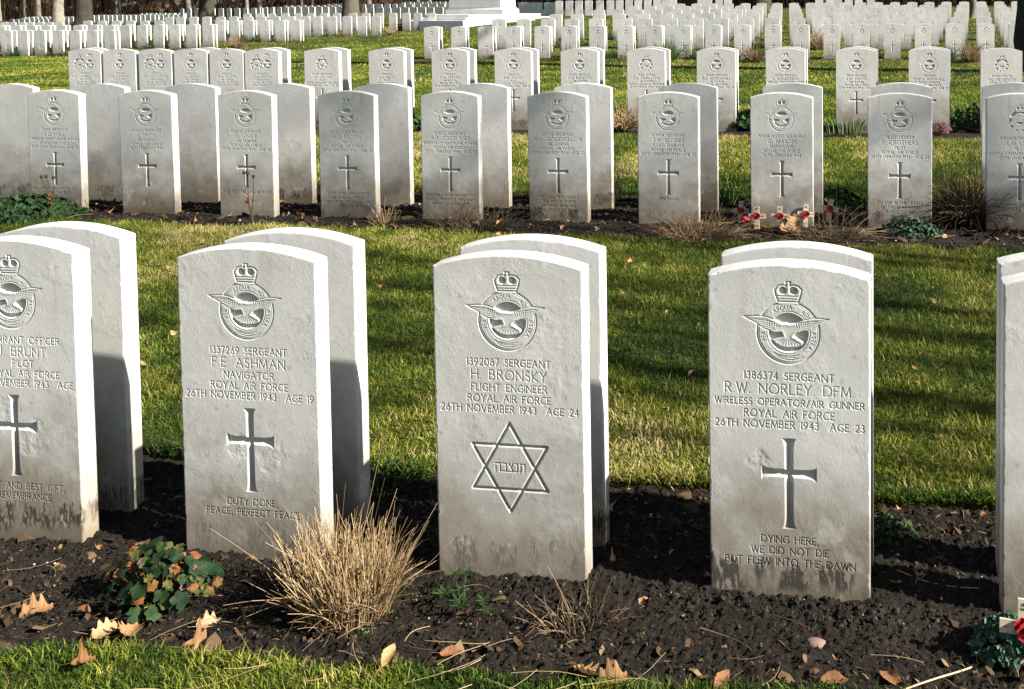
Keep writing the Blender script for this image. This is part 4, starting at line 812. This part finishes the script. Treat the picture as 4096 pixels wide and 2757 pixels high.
def recolor(me, t):
    m2 = me.copy(); n = len(m2.vertices); m2.attributes['tone'].data.foreach_set('value', np.clip(np.full(n, t)+RNG.normal(0, .05, n), 0, 1).astype(np.float32)); return m2
def site(x, y): return -.5456+1.0237*x-.2335*y, y      # survey grid -> scene frame
def ground_z(x, y):
    for k, d in (('A', .006), ('B', .01)):
        a, b, *_, sk = BEDS[k]
        if a < y-sk*x < b: return float(soil_z(np.array([x]), np.array([y]), d)[0])+.006
    return float(G(x, y))+.022 if y < 9 else float(G(x, y))+.03
def leaf(me, x, y, size, rz, label, group=None, tilt=(0, 0), dz=0.0):
    x, y = site(x, y)
    o = obj('fallen_leaf', me, LEAF, None, (x, y, ground_z(x, y)+dz)); o.rotation_euler = (tilt[0], tilt[1], rz); o.scale = (size,)*3; tag(o, label, 'leaf', group); return o
P85 = recolor(OAK[0], .42); P95 = recolor(OAK[1], .50); P80 = recolor(MAP[0], .46); P70 = recolor(OAK[3], .78); O35 = recolor(BEE[0], .3); O25 = recolor(BEE[1], .22)
leaf(P85, -1.446, -.285, .07, .5, 'pale brown oak leaf on the soil, leftmost large leaf in the foreground', None, (0.25, -.15))
leaf(P95, -1.187, -.325, .062, 2.0, 'pale buff oak leaf below the leafy green plant', None, (0.30, .1), .005)
leaf(recolor(OAK[2], .7), -1.245, -.325, .055, 1.2, 'small brown leaf left of the pale buff oak leaf', None, (.4, 0))
leaf(P70, -1.024, -.258, .06, 1.0, 'curled brown oak leaf right of the leafy green plant', None, (0.25, .3))
leaf(P80, -1.012, -.335, .075, .2, 'wide pale crumpled leaf on the lawn edge, nearest below the curled oak leaf', None, (0.35, 0))
leaf(P95, -.143, -.325, .06, 2.6, 'bleached oak leaf standing on the lawn edge below the star headstone', None, (0.50, .1), .01)
leaf(P85, -.085, -.335, .065, .1, 'bleached curled leaf, right half of the pair on the lawn edge', None, (0.35, -.2), .005)
leaf(O35, .142, -.32, .055, 1.1, 'narrow orange-brown leaf pointing up at the bottom edge right of centre', None, (.3, -.35), .01)
leaf(O25, .38, -.265, .060, .1, 'orange-brown curled leaf on the soil near the bottom right', None, (.3, 0))
leaf(O35, .50, -.245, .055, -.5, 'orange leaf on the soil, rightmost along the bottom edge', None, (.3, .1))
leaf(recolor(BEE[2], .55), .318, -.02, .05, 2.0, 'brown beech leaf right of the foot of the star headstone', None, (.3, .3))
leaf(recolor(BEE[3], .4), -.02, -.062, .06, .4, 'curled brown leaf against the foot of the star headstone', None, (0.25, .1))
leaf(recolor(BEE[4], .45), .585, .065, .05, 1.9, 'brown leaf on dark soil right of the DYING HERE headstone', None, (.2, .6), .01)
leaf(recolor(BEE[1], .3), -.44, -.30, .05, .3, 'rust-brown narrow leaf on the soil edge below the dry straw tuft', None, (.3, 0))
leaf(recolor(BEE[0], .6), -.561, -.375, .05, 1.4, 'grey-brown upright leaf in the foreground grass below the dry tuft', None, (.3, -.5), .015)
leaf(recolor(MAP[1], .28), -1.215, -.455, .045, .6, 'orange-brown leaf in the grass at the bottom left', None, (.4, 0))
leaf(recolor(MAP[2], .25), -.90, .36, .05, .9, 'orange leaf on the soil behind the AGE 19 headstone', None, (.4, .2))
LV = [recolor(m, t) for m in OAK[:3]+MAP+BEE for t in (.2, .42, .66)]
def scatter(n, x0, x1, y0, y1, s0, s1, label, group, seed, bed=None):
    rng = np.random.default_rng(seed); c = 0; it = 0
    while c < n and it < n*30:
        it += 1; gx, gy = rng.uniform(x0, x1), rng.uniform(y0, y1); x, y = site(gx, gy); m = float(bedmask(np.array([x]), np.array([y]))[0])
        if (bed and m < .8) or (not bed and m > .2) or not in_view(np.array([x]), np.array([y]), G(np.array([x]), np.array([y])), .02)[0]: continue
        leaf(LV[rng.integers(len(LV))], gx, gy, rng.uniform(s0, s1), rng.uniform(0, 6.28), label, group, (rng.uniform(-.5, .5), rng.uniform(-.6, .6)), .004); c += 1
scatter(80, -2.8, 2.0, .6, 3.3, .020, .045, 'small dry leaf fallen on the lawn between the two nearest rows', 'leaves on the near lawn', 1)
scatter(34, -1.9, 1.0, -.32, .48, .015, .035, 'small brown leaf on the soil of the nearest bed', 'leaves on the nearest bed', 2, True)
scatter(60, -5.5, 2.6, 3.25, 4.4, .025, .06, 'dry leaf on the soil of the second bed', 'leaves on the second bed', 3, True)
scatter(40, -5.5, 3.2, 4.5, 7.1, .04, .08, 'dry leaf on the lawn between second and third row', 'leaves on the second lawn', 4)

def put(mb, name, mat, x, y, label, cat, group=None, z=None, rz=0, smooth=False):
    if z is None: x, y = site(x, y)
    o = obj(name, mb.mesh(name, smooth), mat, None, (x, y, ground_z(x, y) if z is None else z), rz); return tag(o, label, cat, group)
# dry straw tuft in the foreground
rng = np.random.default_rng(77); mb = MB(); tuft(mb, 800, .074, (.12, .185), .30, .0012, rng, .13, (.1, 1), 6, 1.25, 0.0, .62); tuft(mb, 420, .078, (.06, .155), .42, .0011, rng, .45, (0, .8), 7, 1.25, 0.0, .75)
dt = put(mb, 'straw_tuft', STRAW, -.72, -.175, 'large dry straw-coloured grass tuft before the AGE 19 headstone', 'grass tuft')
mb = MB(); tuft(mb, 160, .08, (.06, .12), .6, .0007, rng, .7, (.5, 1), 9, 1.25); obj('loose_blades', mb.mesh('loose_blades'), STRAW, dt)
# leafy plant at left foreground
rng = np.random.default_rng(78); mb = MB()
for k in range(165):
    a = rng.uniform(0, 6.28); rr = math.sqrt(rng.random()); x, y = .135*rr*math.cos(a)*1.1, .095*rr*math.sin(a); h = .085*(1-rr**2.2)+rng.uniform(.0, .035)+.012
    u_ = rng.random(); tn = .02+.30*u_ if u_ < .58 else (.28+.20*rng.random() if u_ < .74 else (.58+.22*rng.random() if u_ < .97 else 1.0))
    if k % 6 == 0: tn = .62+.2*rng.random()
    elif k % 6 == 3: tn = .47+.12*rng.random()
    elif k == 40 or k == 95: tn = 1.0
    sz_ = rng.uniform(.009, .025)*(1 if tn < .55 else .65)
    add_leaf(mb, (x, y, h), (x*5+rng.normal(0, .25), y*5-.35+rng.normal(0, .25), .75), rng.uniform(0, 6.28), sz_, tn, rng.integers(5, 8), .20, .22*rng.choice([-1, 1.4]), rng)
    mb.tube([(x*.4, y*.4, 0), (x*.7, y*.7, h*.6), (x, y, h)], .001, 3, .55)
put(mb, 'leafy_plant', PLANT, -1.18, -.20, 'low leafy plant with green, orange and purplish lobed leaves at left foreground', 'plant', smooth=True)
# five-fingered small plant
rng = np.random.default_rng(79); mb = MB()
for k in range(9):
    x, y = rng.uniform(-.09, .09), rng.uniform(-.06, .06); h = rng.uniform(.015, .05)
    for f in range(5):
        az = f*6.283/5+rng.uniform(-.2, .2); L = rng.uniform(.022, .032); d = np.array([math.cos(az), math.sin(az), .25]); p = np.array([-d[1], d[0], 0])*.2
        P = np.array([x, y, h]); V = [P, P+d*L*.5+p*L*.8, P+d*L, P+d*L*.5-p*L*.8]; mb.add(V, [[0, 1, 2, 3]], a=rng.uniform(.1, .5))
    mb.tube([(x*.3, y*.3, -.01), (x, y, h)], .0012, 3, .2)
put(mb, 'fingered_plant', GREEN, -.45, -.125, 'small dark plant with five-fingered leaves between straw tuft and star headstone', 'plant')
rng = np.random.default_rng(80); mb = MB(); tuft(mb, 120, .05, (.03, .075), .9, .0011, rng, .4, (0, .9), 5, 1.6); put(mb, 'dead_tuft', DRYDARK, -.17, -.15, 'small dead brown tuft on the soil below the star headstone', 'plant')
# bluish cushion plant at the right edge
rng = np.random.default_rng(81); mb = MB()
for k in range(420):
    a = rng.uniform(0, 6.28); rr = math.sqrt(rng.random()); x, y = .085*rr*math.cos(a), .07*rr*math.sin(a); h = .06*(1-rr*rr)
    add_leaf(mb, (x, y, h+rng.uniform(0, .012)), (x*7+rng.normal(0, .4), y*7-.4+rng.normal(0, .4), .7), rng.uniform(0, 6.28), rng.uniform(.005, .009), rng.uniform(.1, 1), 1, .2, .5, rng, 1.5)
put(mb, 'cushion_plant', TEAL, 0.784, -0.127, 'blue-green cushion plant at the right edge, beside the nearest poppy cross', 'plant')
# small weeds
def weed(x, y, s, n, mat, tn, label, seed, name='weed', cat='plant', up=.7, lob=.15, asp=1.6, ls=1.0, hs=.75):
    rng = np.random.default_rng(seed); mb = MB()
    for k in range(n):
        a = rng.uniform(0, 6.28); rr = math.sqrt(rng.random()); px, py = s*rr*math.cos(a)*1.2, s*rr*math.sin(a); h = s*hs*(1-rr**2)*rng.uniform(.4, 1.1)+.004
        add_leaf(mb, (px, py, h), (px/s+rng.normal(0, .5), py/s-.3+rng.normal(0, .5), up), rng.uniform(0, 6.28), s*ls*rng.uniform(.09, .2), rng.uniform(*tn), 1, lob, .3, rng, asp)
        if k % 3 == 0: mb.tube([(px*.3, py*.3, -.01), (px, py, h)], s*.012, 3, tn[0])
    return put(mb, name, mat, x, y, label, cat)
weed(.625, .33, .07, 150, GREEN, (.0, .4), 'dark green weed behind the DYING HERE headstone', 90, ls=.5)
rng = np.random.default_rng(91); mb = MB(); tuft(mb, 130, .05, (.05, .10), .9, .0016, rng, .4, (.0, .8), 6, 1.7, .3); put(mb, 'weed', GREEN, -.80, .43, 'grassy green weed on the bed behind the AGE 19 headstone', 'plant')
for k, (x, y, lb) in enumerate([(-.60, -.20, 'tiny green seedling right under the straw tuft'), (-.655, -.262, 'tiny seedling on the soil below the straw tuft'), (-.02, -.20, 'tiny seedling right of the dead brown tuft'), (.14, -.10, 'lone tiny seedling left of the pink pebble'), (-.215, -.26, 'tiny seedling at the soil edge below the dead tuft')]): weed(x, y, .016, 9, GREEN, (.3, .9), lb, 95+k, 'seedling')
weed(-4.1, 3.46, .30, 1200, GREEN, (.0, .38), 'low spreading green shrub at the left end of the second bed', 110, 'green_shrub', 'shrub', ls=.40, hs=.36)
weed(1.53, 3.60, .15, 420, TEAL, (.0, .7), 'pale-edged ivy at the foot of the TO LIVE IN THE HEARTS headstone', 111, 'ivy_plant', ls=.4, hs=.5)
weed(1.214, 4.22, .15, 110, GREEN, (.1, .7), 'leafy dark green plant behind the rightmost small poppy cross', 112)
weed(-1.36, 4.15, .12, 90, GREEN, (.1, .8), 'green plant at the foot of the backs, left of the NEVER WILL headstone', 113)
weed(-2.41, 7.12, .16, 110, GREEN, (.0, .6), 'dark green bush in the third bed at left centre', 114, 'bush', 'shrub')
weed(.94, 7.42, .17, 140, GREEN, (.0, .5), 'dark bush with pinkish flower heads beside a third-row headstone', 115, 'flowering_bush', 'shrub')
weed(2.73, 7.25, .11, 400, PLANT, (.88, .95), 'purple heather at the foot of a third-row headstone', 116, 'heather', 'shrub', ls=.3)
weed(3.2, 7.6, .25, 260, GREEN, (.0, .25), 'dark rounded shrub left of the rightmost third-row headstone', 117, 'dark_shrub', 'shrub', ls=.6)
rng = np.random.default_rng(120); mb = MB()
for k in range(16): mb.tube([(x0 := rng.uniform(-.18, .18), y0 := rng.uniform(-.05, .05), -.01), (x0*1.1, y0, .07), (x0*1.25+rng.normal(0, .02), y0*1.3, .14)], [.009, .008, .002], 4, rng.uniform(.3, .8))
put(mb, 'bulb_shoots', GREEN, 1.80, 7.05, 'bright green bulb shoots at the foot of a third-row headstone', 'plant')
rng = np.random.default_rng(121); mb = MB(); tuft(mb, 40, .05, (.10, .17), .55, .004, rng, .2, (.6, 1), 5); put(mb, 'bulb_shoots', GREEN, .52, 4.22, 'yellow-green bulb leaves between the RESURGAM and poppy-cross headstones', 'plant')
# tufts in the second and third bed
rng = np.random.default_rng(122); mb = MB(); tuft(mb, 850, .09, (.24, .40), .85, .0020, rng, .22, (0, .4), 7, 1.0, .38); put(mb, 'grass_clump', DRYDARK, 1.93, 3.84, 'tall dark arching grass clump near the right end of the second bed', 'grass tuft')
mb = MB(); tuft(mb, 420, .13, (.08, .20), 1.1, .0018, rng, .3, (.1, 1), 6, 1.4, .3); put(mb, 'grass_clump', DRYDARK, .28, 3.36, 'low brown grass clump before the RESURGAM headstone', 'grass tuft')
mb = MB(); tuft(mb, 200, .12, (.08, .22), 1.3, .002, rng, .5, (0, .8), 6, 1.5, .3); put(mb, 'dead_tuft', DRYDARK, 1.04, 3.44, 'tangle of dead brown stems right of the small poppy crosses', 'plant')
mb = MB(); tuft(mb, 14, .03, (.08, .16), .5, .0022, rng, .1, (.5, 1), 4); tuft(mb, 60, .08, (.04, .09), 1.1, .002, rng, .4, (.1, .6), 4); put(mb, 'cut_stems', STRAW, -1.66, 3.50, 'few cut straw stems by the English stones headstone', 'plant')
mb = MB(); tuft(mb, 150, .14, (.08, .17), 1.0, .0022, rng, .4, (0, .5), 5, 1.5); put(mb, 'dead_tuft', DRYDARK, -1.1, 3.45, 'dark dead tuft at the foot of the NEVER WILL headstone', 'plant')
mb = MB(); tuft(mb, 130, .10, (.08, .2), 1.0, .0022, rng, .4, (0, .5), 5, 1.0); put(mb, 'dead_tuft', DRYDARK, -2.86, 4.2, 'dark dead tuft between two headstones, left part of the second bed', 'plant')
mb = MB(); tuft(mb, 300, .08, (.18, .30), .9, .003, rng, .3, (.1, 1), 6, 1.2, .4); put(mb, 'grass_clump', STRAW, -.27, 7.2, 'dry tan grass clump in the middle of the third bed', 'grass tuft')
mb = MB(); tuft(mb, 40, .04, (.15, .34), .5, .002, rng, .15, (.1, .7), 6); put(mb, 'thin_grass', DRYDARK, -.25, 4.25, 'thin dark grass blades left of the RESURGAM headstone', 'grass tuft')
for k, (x, y, s, m_, lb) in enumerate([(-19.16, 34.78, .16, STRAW, 'small orange-brown tuft by the close-packed row left of the lawn'), (-7.2, 20.25, .2, STRAW, 'small tan tuft in the nearest row of the sunlit field'), (-1.54, 23.23, .30, STRAW, 'tan dry tuft in the sunlit field, centre right'), (2.03, 20.23, .24, STRAW, 'tan dry grass tuft near the right end of the sunlit field'), (1.45, 20.18, .2, TEAL, 'bluish tuft before a sunlit headstone at right'), (-2.82, 20.19, .2, DRYDARK, 'dark reddish bush at the foot of a sunlit headstone, centre'), (-4.84, 20.34, .26, GREEN, 'dark green bush in the sunlit field, left of centre'), (-26.07, 26.09, .22, STRAW, 'orange-brown bush in the far-left field'), (-21.16, 28.02, .22, DRYDARK, 'dark mound on the lawn at centre left')]):
    rng = np.random.default_rng(130+k); mb = MB(); tuft(mb, 260, s*.45, (s*.8, s*1.7), .8, .006, rng, .3, (.1, 1), 5); put(mb, 'grass_clump', m_, x, y, lb, 'grass tuft', z=float(G(x, y)))
for k in range(46):
    rw = 'DEFGLMNO'[k % 8]; y, z0, z1, xs = ROWS[rw]; i = int(RNG.integers(len(xs)-1)); x = xs[i]+.34; rng = np.random.default_rng(170+k); mb = MB(); s = rng.uniform(.07, .16); tuft(mb, 120, s, (s*.7, s*1.6), .9, .006, rng, .4, (0, .6), 4); put(mb, 'small_bush', [GREEN, DRYDARK, GREEN][k % 3], x, y+.02, 'low dark plant growing between distant headstones', 'plant', 'low plants between distant headstones', z=float(G(x, y)))
# rose stems
def rose(x, y, h, label, seed):
    rng = np.random.default_rng(seed); mb = MB(); tips = []
    for k in range(3):
        P = [np.array([0, 0, -.01])]; d = np.array([rng.normal(0, .25), rng.normal(0, .1), 1.])
        for i in range(5): d = d+rng.normal(0, .18, 3)*[1, .4, .2]; P.append(P[-1]+d/np.linalg.norm(d)*h*rng.uniform(.14, .24))
        mb.tube(P, np.linspace(.004, .002, 6), 5, .15); tips.append(P[-1])
    o = put(mb, 'rose_stems', DRYDARK, x, y, label, 'plant')
    hb = MB()
    for t in tips: hb.tube([t, t+[0, 0, .008], t+[0, 0, .018], t+[0, 0, .024]], [.004, .011, .010, .003], 7, .05)
    obj('rose_hips', hb.mesh('rose_hips'), DRYDARK, o)
    lf = MB()
    for k in range(4): t = tips[k % 3]*rng.uniform(.4, .8); add_leaf(lf, t+rng.normal(0, .015, 3), rng.normal(0, 1, 3)+[0, -.8, .3], rng.uniform(0, 6), .010, rng.uniform(.1, .6), 1, .2, .4, rng, 1.6)
    obj('dry_leaves', lf.mesh('dry_leaves'), LEAF, o)
rose(-3.88, 3.40, .30, 'bare rose stems with dark hips right of the green shrub', 1); rose(-2.50, 3.40, .32, 'bare rose stems right of the GOD REST HIS SOUL headstone', 2); rose(-2.98, 4.1, .22, 'short bare rose twigs between two stones of the second row', 3)
# straws and twigs lying about
def straw(x, y, L, rz, curl, tn, r, label, group, mat, seed):
    rng = np.random.default_rng(seed); t = np.linspace(-.5, .5, 9); P = np.c_[t*L, curl*L*(t**2-.1)+np.cumsum(rng.normal(0, .0006, 9)), .005+.05*L*np.sin(t*2.2+seed)**2]; mb = MB(); mb.tube(P, r, 4, tn); return put(mb, 'fallen_stalk', mat, x, y, label, 'stalk', group, rz=rz)
for k in range(44):
    x = RNG.uniform(-1.6, .85); y = RNG.uniform(-.31, -.03) if k < 30 else RNG.uniform(.2, .48)
    straw(x, y, RNG.uniform(.05, .17), RNG.uniform(-1.2, 1.2), RNG.normal(0, .35), RNG.uniform(.3, 1), RNG.uniform(.0004, .0009), 'thin dry stalk lying on the soil of the nearest bed', 'stalks on the nearest bed', STRAW if k % 3 else DRYDARK, k)
for k in range(26): straw(RNG.uniform(-1.5, .1), RNG.uniform(-.55, -.34), RNG.uniform(.06, .2), RNG.uniform(-.9, .9), RNG.normal(0, .35), RNG.uniform(.5, 1), RNG.uniform(.0005, .0009), 'pale dry stalk lying in the foreground grass', 'stalks in the foreground grass', STRAW, 60+k)
for k in range(50): straw(RNG.uniform(-4.6, 2.4), RNG.uniform(3.3, 4.3), RNG.uniform(.07, .25), RNG.uniform(-1.5, 1.5), RNG.normal(0, .35), RNG.uniform(.1, 1), RNG.uniform(.0018, .003), 'dry twig lying on the soil of the second bed', 'twigs on the second bed', STRAW if k % 2 else DRYDARK, 100+k)
straw(.60, -.235, .22, .62, .1, .9, .0022, 'frayed pale straw stalk at the bottom right', None, STRAW, 200); straw(.69, .10, .20, -.25, .15, .9, .0012, 'pale bent stalk on dark soil beside the rightmost nearest stone', None, STRAW, 201)
# pebble
mb = MB(); th = np.linspace(0, 2*math.pi, 12, endpoint=False); prof = [(-.5, .6), (-.1, 1.0), (.3, .95), (.55, .6), (.65, .2)]; V = []
for z_, r_ in prof: V.append(np.c_[.024*r_*np.cos(th)*(1+.12*np.sin(3*th)), .017*r_*np.sin(th), np.full(12, .018*z_)])
mb.add(np.concatenate(V), [[i*12+j, i*12+(j+1) % 12, (i+1)*12+(j+1) % 12, (i+1)*12+j] for i in range(4) for j in range(12)], [[48+j, 48+(j+1) % 12, 48] for j in range(1, 11)], .0)
put(mb, 'pebble', PEB, .36, -.15, 'single pinkish pebble on dark soil below the DYING HERE headstone', 'pebble', smooth=True)
# small wooden poppy crosses
def poppy_cross(x, y, h, rz, lean, label, z=None):
    x, y = site(x, y); z = ground_z(x, y)-.01; w_ = h*.20; t = .006
    o = empty('poppy_cross', (x, y, z), label, 'cross', 'small wooden poppy crosses', rz); o.rotation_euler = (lean[0], lean[1], rz)
    mb = MB(); mb.box((0, 0, h*.5-.01), (w_, t, h+.02), .5); zc = h*.60; aw = h*.70
    for s in (-1, 1): mb.box((s*(aw/4+w_/4), 0, zc), (aw/2-w_/2, t*.98, w_*.96), .35+.3*(s > 0))
    obj('wooden_cross', mb.mesh('wooden_cross'), WOOD, o)
    pm = MB(); n = 28; th = np.arange(n)*2*math.pi/n
    for ox, oz, s, dy in ((-.22, .16, .62, -.002), (.22, .10, .62, -.004), (0, -.22, .62, -.006)):
        R = h*.19; r = R*s*(1+.08*np.sin(5*th)); V = np.vstack([np.c_[ox*R+r*np.cos(th), np.full(n, -t/2+dy-.004)-.003*np.sin(3*th), oz*R+r*np.sin(th)], np.c_[ox*R+r*.4*np.cos(th), np.full(n, -t/2+dy+.001), oz*R+r*.4*np.sin(th)], [[ox*R, -t/2+dy+.001, oz*R]]])+[0, 0, zc]
        j = np.arange(n); k = (j+1) % n; pm.add(V, np.stack([j, k, n+k, n+j], -1), np.stack([n+j, n+k, np.full(n, 2*n)], -1), .2+.4*(ox > 0)+.2*(oz < 0))
    p = obj('poppy', pm.mesh('poppy', True), RED, o)
    cb = MB(); cb.tube([(0, -t/2-.004, zc), (0, -t/2-.010, zc), (0, -t/2-.012, zc)], [h*.045, h*.04, h*.015], 10, .3); obj('poppy_centre', cb.mesh('poppy_centre'), INK, p)
    lt = MB()
    for txt, cx, cz, cap in (('IN', -aw*.36, zc, h*.036), ('REMEMBRANCE', aw*.355, zc, h*.017), ('THE', 0, h*.93, h*.03), ('FALLEN', 0, h*.87, h*.022), ('1944', 0, h*.2, h*.03)):
        wd = text_width(txt)*cap
        for P in text_strokes(txt, cap, cx-wd/2, cz-cap/2):
            lt.tube([(a, -t/2-.0006, b) for a, b in P], h*.0045, 3, .2, False)
    obj('lettering', lt.mesh('lettering'), INK, o); return o
for k, (x, y, h, rz, ln, lb) in enumerate([(.552, 3.72, .145, .15, (-.08, .05), 'leftmost of five small poppy crosses, in shade at the stone corner'), (.638, 3.577, .145, -.1, (-.15, -.04), 'second of five small poppy crosses, left of the pale fallen leaf'), (.774, 3.59, .145, .0, (-.08, .0), 'middle one of five small poppy crosses, upright with a bright poppy'), (.934, 3.66, .145, .1, (-.1, .05), 'fourth of five small poppy crosses, leaning slightly right'), (1.096, 3.82, .145, -.1, (-.05, .16), 'rightmost of five small poppy crosses, tilted beside the stone edge')]): poppy_cross(x, y, h, rz, ln, lb)
poppy_cross(0.792, -0.171, .150, -.05, (-.1, .02), 'nearest poppy cross, cut off by the right frame edge, beside the cushion plant')
leaf(P95, .82, 3.50, .13, .3, 'large pale buff leaf lying before the middle small poppy cross', None, (0.25, .2), .01); leaf(P95, .69, 3.52, .10, 2.4, 'pale buff leaf between the second and middle small poppy crosses', None, (0.25, .1), .01); leaf(P95, .86, 3.58, .11, 1.3, 'pale leaf propped against the middle small poppy cross', None, (.3, -.7), .03)
mb = MB(); rng = np.random.default_rng(300)
for k in range(14): add_leaf(mb, (rng.normal(0, .014), rng.normal(0, .01), .02+rng.uniform(0, .015)), rng.normal(0, .6, 3)+[0, -.5, .8], rng.uniform(0, 6), .016, rng.uniform(.2, 1), 3, .2, .5, rng)
put(mb, 'loose_poppy', RED, .575, 3.66, 'crumpled red paper poppy on the soil below the leftmost small poppy cross', 'poppy')
